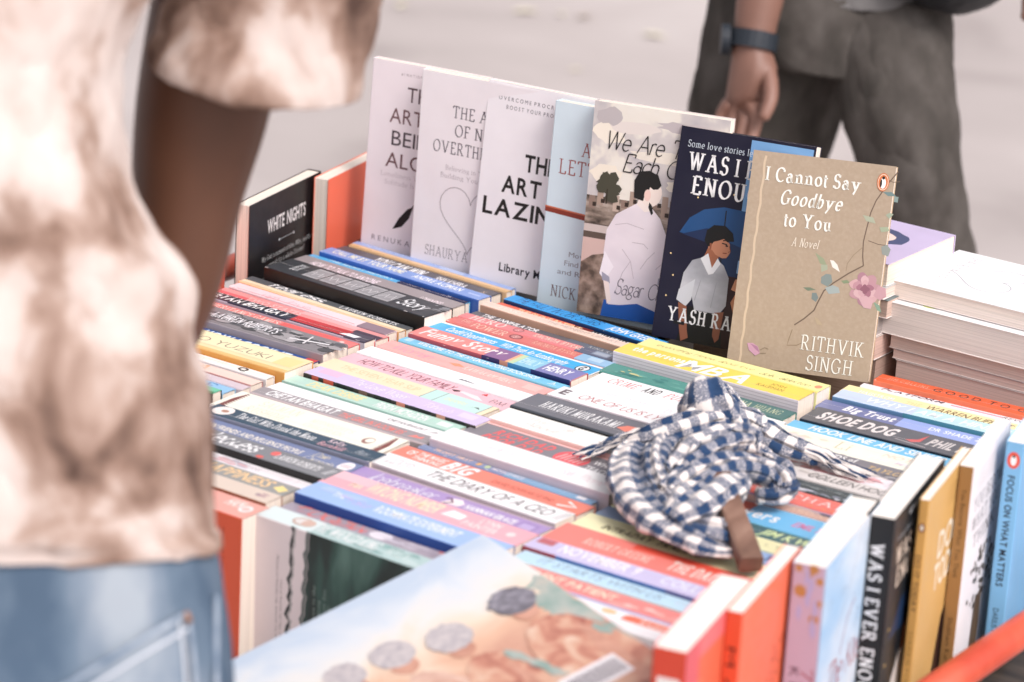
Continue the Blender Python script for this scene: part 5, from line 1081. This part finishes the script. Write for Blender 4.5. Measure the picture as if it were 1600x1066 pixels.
def check_cloth():
    m, t, b = node_mat("checked_cotton")
    uv = t.nodes.new("ShaderNodeUVMap")
    sp = t.nodes.new("ShaderNodeSeparateXYZ")
    nz_ = t.nodes.new("ShaderNodeTexNoise")
    nz_.inputs['Scale'].default_value = 900
    tc = t.nodes.new("ShaderNodeTexCoord")
    t.links.new(tc.outputs['Object'], nz_.inputs['Vector'])
    t.links.new(uv.outputs[0], sp.inputs[0])
    def M(op, a, bb=None):
        n = t.nodes.new("ShaderNodeMath")
        n.operation = op
        for i, q in enumerate((a, bb)):
            if q is None:
                continue
            if isinstance(q, (int, float)):
                n.inputs[i].default_value = q
            else:
                t.links.new(q, n.inputs[i])
        return n.outputs[0]
    jit = M('MULTIPLY', M('SUBTRACT', nz_.outputs['Fac'], .5), .2)
    def stripe(s):
        return M('LESS_THAN', M('FRACT', M('ADD', M('DIVIDE', s, .018), jit)), .5)
    a, c = stripe(sp.outputs[0]), stripe(sp.outputs[1])
    both = M('MULTIPLY', a, c)
    one = M('MULTIPLY', M('SUBTRACT', M('ADD', a, c), M('MULTIPLY', both, 2)), M('GREATER_THAN', nz_.outputs['Fac'], .4))
    f = M('MAXIMUM', both, M('MULTIPLY', one, .8))
    mx = t.nodes.new("ShaderNodeMix")
    mx.data_type = 'RGBA'
    mx.inputs[6].default_value = (.8, .74, .7, 1)
    mx.inputs[7].default_value = (.012, .045, .12, 1)
    t.links.new(f, mx.inputs[0])
    t.links.new(mx.outputs[2], b.inputs['Base Color'])
    b.inputs['Roughness'].default_value = .95
    b.inputs['Sheen Weight'].default_value = .25
    bp = t.nodes.new("ShaderNodeBump")
    bp.inputs['Strength'].default_value = .5
    bp.inputs['Distance'].default_value = .0006
    t.links.new(nz_.outputs['Fac'], bp.inputs['Height'])
    t.links.new(bp.outputs[0], b.inputs['Normal'])
    return m
def spline(P, k):
    """Catmull-Rom through tuples"""
    out = []
    for i in range(len(P) - 1):
        p0, p1, p2, p3 = P[max(i - 1, 0)], P[i], P[i + 1], P[min(i + 2, len(P) - 1)]
        for j in range(k):
            u = j / k
            out.append(tuple(.5 * (2 * b + (c - a) * u + (2 * a - 5 * b + 4 * c - d) * u * u + (3 * b - a - 3 * c + d) * u ** 3) for a, b, c, d in zip(p0, p1, p2, p3)))
    out.append(P[-1])
    return out
cloth = check_cloth()
V_, F_, UV_ = [], [], []
for ti, (flat_, pl, pk, P) in enumerate(SCARF):
    Sx = spline(P, 7)
    n = 40
    o = len(V_)
    al, ang0 = 0, ti * 1.3
    wm = sum(q[3] for q in P) / len(P) * .8
    rr = random.Random(ti)
    ph = [rr.uniform(0, 6.3) for _ in range(6)]
    for i, (x, y, z, w_) in enumerate(Sx):
        p = Vector((x, y, z))
        q = Vector(Sx[max(i - 1, 0)][:3])
        r_ = Vector(Sx[min(i + 1, len(Sx) - 1)][:3])
        d = (r_ - q).normalized()
        if i:
            al += (p - Vector(Sx[i - 1][:3])).length
        a = d.cross(Vector((0, 0, 1)))
        a = a.normalized() if a.length > .2 else Vector((.81, .58, 0))
        if ti == 0:
            a = Vector((.81, .58, .05))
            a = (a - d * a.dot(d)).normalized()
        b = a.cross(d).normalized()
        for k in range(n + 1):
            t_ = 2 * math.pi * k / n
            rad = 1 + .08 * math.sin(2 * t_ + ph[0] + al * 9) + .05 * math.sin(3 * t_ + ph[1] - al * 13)
            v = p + (a * math.cos(t_) + b * math.sin(t_) * flat_) * w_ * rad
            wv = math.sin(pk * t_ + ph[2] + al * 8 + .5 * math.sin(al * 30 + ph[5]))
            fd = min(1, w_ / (wm * 1.1)) * (max(0, math.sin(t_)) ** .5 if pk > 4 else .6)
            v += b * (pl * fd * (1 - 2 * (1 - abs(wv)) ** 1.6)) + a * (pl * .8 * fd * math.cos(pk * t_ + ph[2] + al * 8))
            v.z = max(v.z, .0015 + .001 * math.sin(k + i))
            V_.append(v)
            UV_.append((al + ti * .0071, (t_ + ang0) * wm))
    for i in range(len(Sx) - 1):
        for k in range(n):
            F_.append((o + i * (n + 1) + k, o + i * (n + 1) + k + 1, o + (i + 1) * (n + 1) + k + 1, o + (i + 1) * (n + 1) + k))
    for i in (0, len(Sx) - 1):
        F_.append(tuple(o + i * (n + 1) + k for k in range(n)))
def strand(P, r0, r1, uv0):
    S_ = spline(P, 5)
    o = len(V_)
    for i, p in enumerate(S_):
        p = Vector(p)
        d = (Vector(S_[min(i + 1, len(S_) - 1)]) - Vector(S_[max(i - 1, 0)])).normalized()
        a = d.cross(Vector((0, 0, 1))).normalized()
        b = a.cross(d)
        r = r0 + (r1 - r0) * i / (len(S_) - 1)
        for k in range(6):
            q = k * 1.0472
            V_.append(p + (a * math.cos(q) + b * math.sin(q)) * r)
            UV_.append((uv0, uv0))
    for i in range(len(S_) - 1):
        for k in range(6):
            F_.append((o + i * 6 + k, o + i * 6 + (k + 1) % 6, o + (i + 1) * 6 + (k + 1) % 6, o + (i + 1) * 6 + k))
rf = random.Random(3)
for i in range(22):                                              # frayed ends
    j = rf.uniform(-.011, .011)
    k = rf.uniform(-.006, .012)
    strand([(.285, -.176 + j * .4, .02), (.265, -.186 + j * .8, .019 + rf.uniform(-.004, .008)), (.247, -.203 + j * 1.1, .012 + rf.uniform(-.004, .006)), (.232 + k, -.219 + j * 1.3, .006)], .0022, .0005, .0147 if i % 4 else .004)
for i in range(22):
    j = rf.uniform(-.011, .011)
    k = rf.uniform(-.02, .012)
    strand([(.375, -.0935 + j * .6, .016), (.4, -.088 + j * .8, .013 + rf.uniform(-.004, .005)), (.42, -.087 + j, .008 + rf.uniform(-.003, .003)), (.452 + k, -.0855 + j * 1.2, .0045)], .0022, .0005, .0147 if i % 4 else .004)
me = bpy.data.meshes.new('scarf')
me.from_pydata([tuple(v) for v in V_], [], F_)
me.materials.append(cloth)
uvl = me.uv_layers.new(name='UVMap')
for lp in me.loops:
    uvl.data[lp.index].uv = UV_[lp.vertex_index]
me.polygons.foreach_set('use_smooth', [True] * len(me.polygons))
dt = bpy.data.textures.new('crumple', 'CLOUDS')
wt = bpy.data.textures.new('wrinkles', 'CLOUDS')
wt.noise_scale = .07
wt.noise_depth = 3
dt.noise_scale = .022
ob = bpy.data.objects.new('scarf', me)
COL.objects.link(ob)
ss = ob.modifiers.new('smooth', 'SUBSURF')
ss.levels = ss.render_levels = 1
dm = ob.modifiers.new('crumple', 'DISPLACE')
dm.texture = dt
dm.strength = .009
dm.mid_level = .5
tag(ob, 'crumpled navy and white checked cotton scarf with frayed ends lying on the spines', 'scarf')
wd = noise_mat("worn_brown_wood", [(.3, (.1, .05, .034)), (.5, (.21, .115, .08)), (.64, (.3, .18, .13)), (.74, (.56, .44, .37))], 34, .55, 9, (1, .35, 1), bump=.5)
d = Vector((.4799, -.3386, .012)) - Vector((.4218, -.285, .034))
L_ = d.length + .03
d.normalize()
side = d.cross(Vector((0, 0, 1))).normalized()
upv = side.cross(d)
bm_ = MB()
vs, n = [], 9
rw = random.Random(5)
for i in range(n):
    x = -.03 + (L_ + .002) * i / (n - 1)
    for (a, b) in ((-1, -1), (-.82, -1), (.82, -1), (1, -1), (1, -.8), (1, .8), (1, 1), (.8, 1), (-.8, 1), (-1, 1), (-1, .8), (-1, -.8)):
        f_ = .93 if abs(a) == abs(b) else 1
        j = rw.uniform(-.0004, .0004)
        vs.append(d * x + side * (a * (.0105 - .0012 * i / n) * f_ + j) + upv * (b * .0075 * f_ + j))
fs = [(i * 12 + k, i * 12 + (k + 1) % 12, (i + 1) * 12 + (k + 1) % 12, (i + 1) * 12 + k) for i in range(n - 1) for k in range(12)]
fs += [tuple(range(12))[::-1], tuple((n - 1) * 12 + k for k in range(12))]
bm_.add(vs, fs, wd)
o = bm_.build('wooden_stick')
o.location = (.4218, -.285, .034)
tag(o, 'short flat brown wooden stick poking out of the scarf', 'stick')

# ------------------------------------------------------------------ people
def at(x, y, D):
    """a point x, y hundredths of a view width off the axis of the street view, D metres away"""
    return CAM + (cf + cr * ((x - 800) / 4700) - cu * ((y - 533) / 4700)) * D
HX, HD = Vector((.8115, .5844, 0)), Vector((-.5844, .8115, 0))
def loft(name, rings, mat, parent, n=40, folds=0, seed=0, thick=0, caps=(False, False), fs=1.0):
    """rings: centre, half width, half depth, width direction, depth direction"""
    rnd = random.Random(seed)
    ph = [rnd.uniform(0, 6.3) for _ in range(8)]
    mb = MB()
    vs = []
    for i, (c, rx, ry, dx, dy) in enumerate(rings):
        for k in range(n):
            t_ = 2 * math.pi * k / n
            s_ = i * fs
            g = 1 + folds * (math.sin(3 * t_ + ph[0] + s_ * .8) * .5 + math.sin(5 * t_ + ph[1] - s_ * 1.1) * .4 + math.sin(2 * t_ + ph[2] + s_ * 1.9) * .5 + math.sin(9 * t_ + ph[3] + s_ * .5) * .22)
            vs.append(c + dx * (rx * math.cos(t_) * g) + dy * (ry * math.sin(t_) * g))
    fs_ = [(i * n + k, i * n + (k + 1) % n, (i + 1) * n + (k + 1) % n, (i + 1) * n + k) for i in range(len(rings) - 1) for k in range(n)]
    if caps[0]:
        fs_.append(tuple(range(n))[::-1])
    if caps[1]:
        fs_.append(tuple((len(rings) - 1) * n + k for k in range(n)))
    mb.add(vs, fs_, mat)
    o = mb.build(name, parent, True)
    if thick:
        so = o.modifiers.new('cloth', 'SOLIDIFY')
        so.thickness = thick
        so.offset = -1
    s2 = o.modifiers.new('smooth', 'SUBSURF')
    s2.levels = s2.render_levels = 2 if folds else 1
    if folds:
        d2 = o.modifiers.new('wrinkles', 'DISPLACE')
        d2.texture = wt
        d2.strength = .017 if folds > .015 else .006
        d2.mid_level = .5
    return o
def body(name, nodes, edges, mat, parent):
    """one continuous skinned figure: nodes {key: (point, radius)}"""
    keys = list(nodes)
    me = bpy.data.meshes.new(name)
    me.from_pydata([tuple(nodes[k][0]) for k in keys], [(keys.index(a), keys.index(b)) for a, b in edges], [])
    me.materials.append(mat)
    o = bpy.data.objects.new(name, me)
    COL.objects.link(o)
    o.parent = parent
    sk = o.modifiers.new('skin', 'SKIN')
    sk.use_smooth_shade = True
    for i, k in enumerate(keys):
        r = nodes[k][1]
        me.skin_vertices[0].data[i].radius = (r, r) if not isinstance(r, tuple) else r
        me.skin_vertices[0].data[i].use_root = i == 0
    s2 = o.modifiers.new('smooth', 'SUBSURF')
    s2.levels = s2.render_levels = 2
    return o
def chain(*ks):
    return list(zip(ks[:-1], ks[1:]))
def hand_nodes(nodes, edges, key, wrist, tip_dir, side_dir, back_dir, s=1.0, curl=.35):
    """palm, four fingers of their own lengths and a thumb that leaves the side of the palm"""
    nodes[key + 'palm'] = (wrist + tip_dir * .045 * s, (.034 * s, .017 * s))
    edges.append((key + 'wrist', key + 'palm'))
    for i, (off, ln) in enumerate(((-.027, .068), (-.009, .077), (.009, .072), (.026, .057))):
        b = wrist + tip_dir * .085 * s + side_dir * off * s
        nodes[f'{key}k{i}'] = (b, .0095 * s)
        nodes[f'{key}m{i}'] = (b + tip_dir * ln * .5 * s + back_dir * -ln * curl * .3 * s, .0085 * s)
        nodes[f'{key}t{i}'] = (b + tip_dir * ln * .88 * s + back_dir * -ln * curl * s, .0068 * s)
        edges += chain(key + 'palm', f'{key}k{i}', f'{key}m{i}', f'{key}t{i}')
    b = wrist + tip_dir * .03 * s + side_dir * .034 * s
    nodes[key + 'th0'] = (b, .013 * s)
    nodes[key + 'th1'] = (b + tip_dir * .034 * s + side_dir * .014 * s - back_dir * .012 * s, .0105 * s)
    nodes[key + 'th2'] = (b + tip_dir * .062 * s + side_dir * .012 * s - back_dir * .022 * s, .008 * s)
    edges += chain(key + 'palm', key + 'th0', key + 'th1', key + 'th2')
def skin_mat(name, c):
    return noise_mat(name, [(.3, [x * .85 for x in c]), (.7, [x * 1.12 for x in c])], 14, .5, 5)
def person(label, base_pt):
    return tag(empty('person', Matrix.Translation(base_pt)), label, 'person')
def fix(o, r):
    o.matrix_parent_inverse = r.matrix_world.inverted()
    return o
def eyes_and_hair(root, hc, fwd, sidev, hairm):
    ewm, idm = paint('f2eeea', 'n'), paint('2a1c14', 'n')
    for s in (-1, 1):
        mb = MB()
        c = hc + fwd * .087 + sidev * .031 * s + Vector((0, 0, .005))
        mb.tube([c - fwd * .012, c - fwd * .004, c + fwd * .002], [.013, .011, .006], ewm, 12)
        mb.tube([c + fwd * .001, c + fwd * .0035], [.0055, .004], idm, 10)
        fix(mb.build('eye', root, True), root)
    rg = []
    for i in range(9):
        a = -.5 + 2.05 * i / 8
        rr = .108 * max(.06, math.cos(a * .98))
        rg.append((hc - fwd * .018 + Vector((0, 0, .03 + .105 * math.sin(a))), rr * .82, rr * .95, sidev, fwd))
    fix(loft('hair', rg, hairm, root, 24, .03, 4, 0, (True, True)), root)
def head_nodes(N, E, neck_key, neck, hc, fwd, sidev):
    N['jaw'] = (hc + fwd * .028 - Vector((0, 0, .07)), .05)
    N['face'] = (hc + fwd * .012, (.078, .088))
    N['crown'] = (hc - fwd * .012 + Vector((0, 0, .06)), .075)
    N['nose'] = (hc + fwd * .1 - Vector((0, 0, .02)), .012)
    N['ear'] = (hc + sidev * .084 - Vector((0, 0, .01)), .014)
    N['ear2'] = (hc - sidev * .084 - Vector((0, 0, .01)), .014)
    E += [(neck_key, 'jaw'), ('jaw', 'face'), ('face', 'crown'), ('face', 'nose'), ('face', 'ear'), ('face', 'ear2')]
denim = noise_mat("pale_denim", [(.36, (.075, .115, .17)), (.46, (.125, .175, .235)), (.55, (.2, .25, .31)), (.66, (.33, .375, .42))], 11, .85, 8, (1, 1, .5), bump=.2)
tie = noise_mat("tie_dyed_cotton", [(.31, (.09, .056, .045)), (.4, (.25, .165, .128)), (.465, (.4, .295, .245)), (.525, (.57, .48, .435)), (.68, (.67, .6, .56))], 13, .9, 8, (1, 1, .85), bump=.1, distort=.35)
# --- customer in front
r1 = person('customer in a brown and white tie-dyed shirt and pale jeans standing at the front left', Vector((.11, -.86, G)))
dark = skin_mat("dark_brown_skin", (.115, .05, .028))
CX = -60
prof = [(915, 405), (908, 407), (893, 407), (888, 399), (880, 400), (850, 405), (800, 398), (760, 392), (710, 385), (660, 378), (620, 366), (580, 354), (540, 352), (500, 350), (465, 330), (430, 306), (380, 284), (330, 266), (280, 254), (240, 246), (190, 248), (140, 258), (100, 272), (50, 300), (0, 325), (-60, 345), (-130, 375), (-210, 400), (-290, 395), (-360, 330), (-420, 200), (-450, 130)]
DP = 2.0
def tor(py, hw, D=DP, ry=.125):
    return (at(CX, py - 75, D), hw * D / 4700, ry, HX, HD + Vector((0, 0, -.27)))
rings = [tor(y, h, DP, .125 if y > -250 else .1) for y, h in prof]
fix(loft('shirt', rings, tie, r1, 64, .022, 11, .003, fs=.55), r1)
sx = (cr * 145 - cu * 30).normalized()
srings = [(at(x, y, D), hw * D / 4700, .07 * k, sx, HD) for x, y, D, hw, k in ((330, -330, 2.08, 100, .9), (385, -270, 2.10, 150, 1), (428, -180, 2.12, 170, 1), (430, -90, 2.12, 170, 1), (424, -10, 2.13, 168, 1), (412, 50, 2.13, 164, 1), (404, 88, 2.13, 160, 1.02), (402, 98, 2.13, 162, 1.04), (398, 122, 2.13, 156, 1.02))]
srings = [(at(180, -330, 2.05), .02, .03, sx, HD), (at(240, -325, 2.06), .05, .055, sx, HD)] + srings
fix(loft('sleeve', srings, tie, r1, 40, .02, 5, .003, (True, False), fs=.8), r1)
jr = [tor(y, h, DP, .117) for y, h in ((800, 350), (850, 372), (880, 388), (930, 404), (980, 412), (1030, 418), (1080, 424), (1130, 428), (1180, 424), (1230, 410))]
jeans = fix(loft('jeans', jr, denim, r1, 56, .008, 21, 0, (False, True)), r1)
for s, x in ((-1, -250), (1, 150)):
    fix(loft('trouser_leg', [(at(x + s * dx, y, DP), rx, rx * .95, HX, HD) for y, dx, rx in ((1130, 0, .084), (1230, 0, .088), (1450, 0, .083), (1800, 4, .075), (2200, 6, .07), (2700, 8, .068), (3190, 8, .072))], denim, r1, 28, .03, 8 + s, .002), r1)
def on_jeans(x, y, off=.004):
    hw = 404 + (y - 930) * .12
    q = max(-.98, min(.98, (x - CX) / hw))
    return at(x, y, DP - .117 * math.sqrt(1 - q * q) * .985 - off)
stitch = paint('c6cdd6', 'n', .9)
seam = noise_mat("denim_seam", [(.3, (.14, .2, .28)), (.7, (.42, .48, .55))], 40, .9, 5)
mb = MB()
top, rgt = [(70 + 22 * i, 1092 - 13.2 * i) for i in range(11)], [(292, 956), (297, 985), (301, 1020), (304, 1060), (306, 1100), (306, 1160)]
gridv = []
for i in range(11):
    x, y0 = top[i]
    gridv += [on_jeans(x + (j * .9), y0 + (1190 - y0) * j / 8, .003) for j in range(9)]
mb.add(gridv, [(i * 9 + j, i * 9 + j + 1, (i + 1) * 9 + j + 1, (i + 1) * 9 + j) for i in range(10) for j in range(8)], denim)
mb.tube([on_jeans(x, y, .005) for x, y in top], .0022, seam, 8)
mb.tube([on_jeans(x + 4, y + 22, .004) for x, y in top], .0012, stitch, 6)
mb.tube([on_jeans(x, y, .005) for x, y in rgt], .0019, seam, 8)
mb.tube([on_jeans(x - 13, y + 8, .004) for x, y in rgt], .0012, stitch, 6)
mb.tube([on_jeans(290, 957, .007), on_jeans(296, 972, .007)], .0022, paint('9a6a48', 'n'), 8)
fix(mb.build('back_pocket', r1, True), r1)
mb = MB()
mb.tube([on_jeans(338, 930 + 28 * i, .002) for i in range(10)], .002, seam, 8)
fix(mb.build('side_seam', r1, True), r1)
N, E = {}, []
N['pelvis'] = (at(CX, 1010, DP), .13)
N['belly'] = (at(CX, 760, DP), .115)
N['chest'] = (at(CX, 200, DP), .105)
N['collar'] = (at(CX, -330, DP), .075)
N['neck'] = (at(CX, -470, 2.26), .052)
E += chain('pelvis', 'belly', 'chest', 'collar', 'neck')
hc = at(CX, -690, 2.28)
head_nodes(N, E, 'neck', None, hc, HD, HX)
for key, pts in (('r', ((350, -270, 2.08, .048), (360, -80, 2.12, .053), (326, 120, 2.15, .0535), (309, 210, 2.16, .0505), (290, 310, 2.17, .0425), (281, 400, 2.18, .0385), (252, 490, 2.19, .0385), (212, 575, 2.20, .033), (120, 690, 2.22, .029))), ('l', ((-480, -270, DP, .055), (-560, 100, 2.24, .05), (-590, 400, 2.2, .042), (-540, 700, 2.1, .034), (-500, 800, 2.06, .028)))):
    prev = 'collar'
    for i, (x, y, D, rad) in enumerate(pts):
        k = key + ('wrist' if i == len(pts) - 1 else str(i))
        N[k] = (at(x, y, D), rad)
        E.append((prev, k))
        prev = k
    w0, w1 = N[prev][0], N[key + str(len(pts) - 2)][0]
    td = (w0 - w1).normalized()
    sdv = td.cross(HD).normalized()
    hand_nodes(N, E, key, w0, td, sdv, sdv.cross(td))
for s, key in ((-1, 'a'), (1, 'b')):
    prev = 'pelvis'
    for i, (x, y, rad) in enumerate(((-55 + s * 195, 1200, .07), (-55 + s * 200, 2200, .05), (-55 + s * 206, 3190, .033))):
        N[f'{key}{i}'] = (at(x, y, DP), rad)
        E.append((prev, f'{key}{i}'))
        prev = f'{key}{i}'
    N[f'{key}toe'] = (N[prev][0] + HD * .14 + Vector((0, 0, G + .045 - N[prev][0].z)), .035)
    E.append((prev, f'{key}toe'))
fix(body('body', N, E, dark, r1), r1)
eyes_and_hair(r1, hc, HD, HX, paint('1a1614', 'n', .6))
for s in (-1, 1):
    c = at(-55 + s * 206, 3190, DP)
    c.z = G
    fix(loft('shoe', [(c + HD * y + Vector((0, 0, z)), rx, rz, HX, Vector((0, 0, 1))) for y, z, rx, rz in ((-.08, .05, .025, .04), (-.05, .055, .04, .052), (.02, .055, .045, .052), (.1, .042, .05, .04), (.17, .032, .045, .03), (.2, .028, .025, .02))], paint('e8e4e0', 'n', .6), r1, 20, 0, 0, 0, (True, True)), r1)

# --- passer-by behind the cart
r2 = person('passer-by in baggy grey trousers with a dark wristwatch walking behind the propped covers', Vector((-.3, 1.17, G)))
grey = noise_mat("grey_twill", [(.3, (.05, .046, .041)), (.5, (.078, .07, .063)), (.7, (.115, .105, .096))], 20, .9, 6, (1, 1, .6), bump=.15)
K = 4.0 / 4700
fix(loft('trousers', [(at(x, y, 4.0), hw * K, .12, HX, HD) for x, y, hw in ((1320, -90, 160), (1310, -50, 172), (1300, 0, 188), (1300, 30, 187), (1300, 60, 176), (1300, 85, 150), (1300, 100, 110))], grey, r2, 48, .022, 31, 0, (False, True), fs=.7), r2)
legs = {'near': ((1388, -20, 3.96, 90), (1396, 80, 3.93, 94), (1406, 170, 3.91, 88), (1416, 240, 3.91, 80), (1430, 300, 3.92, 74), (1442, 360, 3.95, 70), (1458, 430, 3.96, 67), (1468, 540, 3.98, 66), (1476, 700, 4.0, 66), (1480, 850, 4.02, 68), (1482, 985, 4.03, 74)),
        'far': ((1226, -20, 4.0, 108), (1214, 80, 4.02, 114), (1194, 170, 4.06, 118), (1176, 240, 4.1, 116), (1156, 300, 4.14, 112), (1134, 360, 4.18, 102), (1066, 430, 4.2, 76), (1032, 540, 4.27, 70), (990, 700, 4.37, 66), (955, 850, 4.46, 66), (930, 945, 4.52, 72))}
for i, P in enumerate(legs.values()):
    fix(loft('trouser_leg', [(at(x, y, D), hw * K, hw * K * .95, HX, HD) for x, y, D, hw in P], grey, r2, 48, .075, 41 + i, .002, fs=1.5), r2)
tan_ = skin_mat("tan_skin", (.25, .13, .095))
N, E = {}, []
N['pelvis'] = (at(1310, -60, 4.03), .07)
N['belly'] = (at(1330, -160, 4.0), .11)
N['chest'] = (at(1335, -420, 4.0), .115)
N['collar'] = (at(1335, -600, 4.0), .07)
N['neck'] = (at(1338, -680, 4.0), .05)
E += chain('pelvis', 'belly', 'chest', 'collar', 'neck')
hc = at(1345, -830, 4.0)
head_nodes(N, E, 'neck', None, hc, HX, -HD)
for key, pts in (('r', ((1190, -560, 3.95, .05), (1205, -300, 3.9, .044), (1212, -150, 3.88, .04), (1196, -50, 3.87, .036), (1184, 20, 3.87, .031), (1174, 78, 3.87, .0255))), ('l', ((1480, -560, 4.05, .05), (1560, -300, 4.05, .043), (1640, -180, 3.98, .035), (1640, -90, 3.92, .026)))):
    prev = 'collar'
    for i, (x, y, D, rad) in enumerate(pts):
        k = key + ('wrist' if i == len(pts) - 1 else str(i))
        N[k] = (at(x, y, D), rad)
        E.append((prev, k))
        prev = k
    w0, w1 = N[prev][0], N[key + str(len(pts) - 2)][0]
    td = (w0 - w1).normalized()
    sdv = (HX * .8 - HD * .6)
    sdv = (sdv - td * sdv.dot(td)).normalized()
    hand_nodes(N, E, key, w0, td, sdv, sdv.cross(td), 1.0, .3)
for i, P in enumerate(legs.values()):
    prev = 'pelvis'
    for j in (2, 6, 10):
        x, y, D, hw = P[j]
        N[f'g{i}{j}'] = (at(x, y, D), (.05, .045, .033)[(2, 6, 10).index(j)])
        E.append((prev, f'g{i}{j}'))
        prev = f'g{i}{j}'
    q = N[prev][0]
    N[f'g{i}toe'] = (Vector((q.x, q.y, G + .045)) + HX * .12, .035)
    E.append((prev, f'g{i}toe'))
    c = Vector((q.x, q.y, G))
    fix(loft('shoe', [(c + HX * y + Vector((0, 0, z)), rx, rz, HD, Vector((0, 0, 1))) for y, z, rx, rz in ((-.08, .05, .025, .04), (-.05, .055, .04, .052), (.02, .055, .045, .052), (.1, .042, .05, .04), (.17, .032, .045, .03), (.2, .028, .025, .02))], paint('2a2a2c', 'n', .6), r2, 20, 0, 0, 0, (True, True)), r2)
fix(body('body', N, E, tan_, r2), r2)
eyes_and_hair(r2, hc, HX, -HD, paint('1a1614', 'n', .6))
fix(loft('shirt', [(at(1335, y, 4.0), hw * K, .125, HX, HD) for y, hw in ((-14, 176), (-40, 172), (-150, 165), (-300, 172), (-420, 182), (-520, 180), (-590, 130), (-625, 70))], noise_mat("grey_shirt", [(.3, (.13, .125, .125)), (.7, (.19, .185, .18))], 8, .9), r2, 40, .02, 51, .003), r2)
for x0, sgn, D in ((1185, -1, 3.95), (1485, 1, 4.05)):
    fix(loft('sleeve', [(at(x0 + sgn * q * -8, y, D - .02 * q), rad, rad, HX, HD) for q, (y, rad) in enumerate(((-590, .06), (-500, .068), (-400, .066), (-330, .068)))], bpy.data.materials['grey_shirt'], r2, 24, .02, 61, .002), r2)
wa, wb = N['r4'][0], N['rwrist'][0]
wd_ = (wb - wa).normalized()
cc = wb - wd_ * .012
black = paint('1c2630', 'n', .55)
mb = MB()
u_ = wd_.cross(HD).normalized()
v_ = wd_.cross(u_).normalized()
ringp = [(-.011, .0285), (-.011, .0325), (.011, .0325), (.011, .0285)]
vs = [cc + wd_ * a + (u_ * math.cos(q * .2618) + v_ * math.sin(q * .2618)) * rad for q in range(24) for a, rad in ringp]
mb.add(vs, [(q * 4 + j, q * 4 + (j + 1) % 4, ((q + 1) % 24) * 4 + (j + 1) % 4, ((q + 1) % 24) * 4 + j) for q in range(24) for j in range(4)], black)
side_ = -HX
mb.tube([cc + side_ * .03, cc + side_ * .041], .02, black, 20)
fix(mb.build('wristwatch', r2, False), r2)
# bag on the hip
bag = tag(empty('shoulder_bag', Matrix.Translation(at(1480, -60, 3.86))), 'black soft shoulder bag on the hip of the passer-by, cut by the picture edge', 'bag')
bk = noise_mat("black_nylon", [(.3, (.006, .007, .009)), (.7, (.02, .022, .026))], 20, .5, 6, bump=.3)
axd = (at(1600, -55, 3.86) - at(1400, 5, 3.86)).normalized()
axn = axd.cross(HD).normalized()
rgs = []
for i in range(9):
    q = i / 8
    rgs.append((at(1395 + 215 * q, -36 - 38 * q, 3.86), .008 + .06 * math.sin(math.pi * min(1, max(.05, q))) ** .7, .012 + .045 * math.sin(math.pi * min(1, max(.05, q))) ** .7, axn, HD))
fix(loft('pouch', rgs, bk, bag, 24, .03, 71, 0, (True, True)), bag)
mb = MB()
mb.tube([at(1490, -60, 3.83), at(1440, -350, 3.84), at(1330, -600, 3.9), at(1250, -600, 4.0)], .012, bk, 10)
fix(mb.build('strap', bag, True), bag)
mb = MB()
mb.tube([at(1480, 10, 4.0), at(1474, 80, 4.02), at(1480, 140, 3.98), at(1484, 152, 3.9)], .0025, bk, 8)
mb.tube([at(1486, 148, 3.9), at(1487, 160, 3.9), at(1489, 172, 3.9), at(1490, 182, 3.9)], [.002, .006, .0075, .003], bk, 12)
fix(mb.build('strap_end', bag, True), bag)
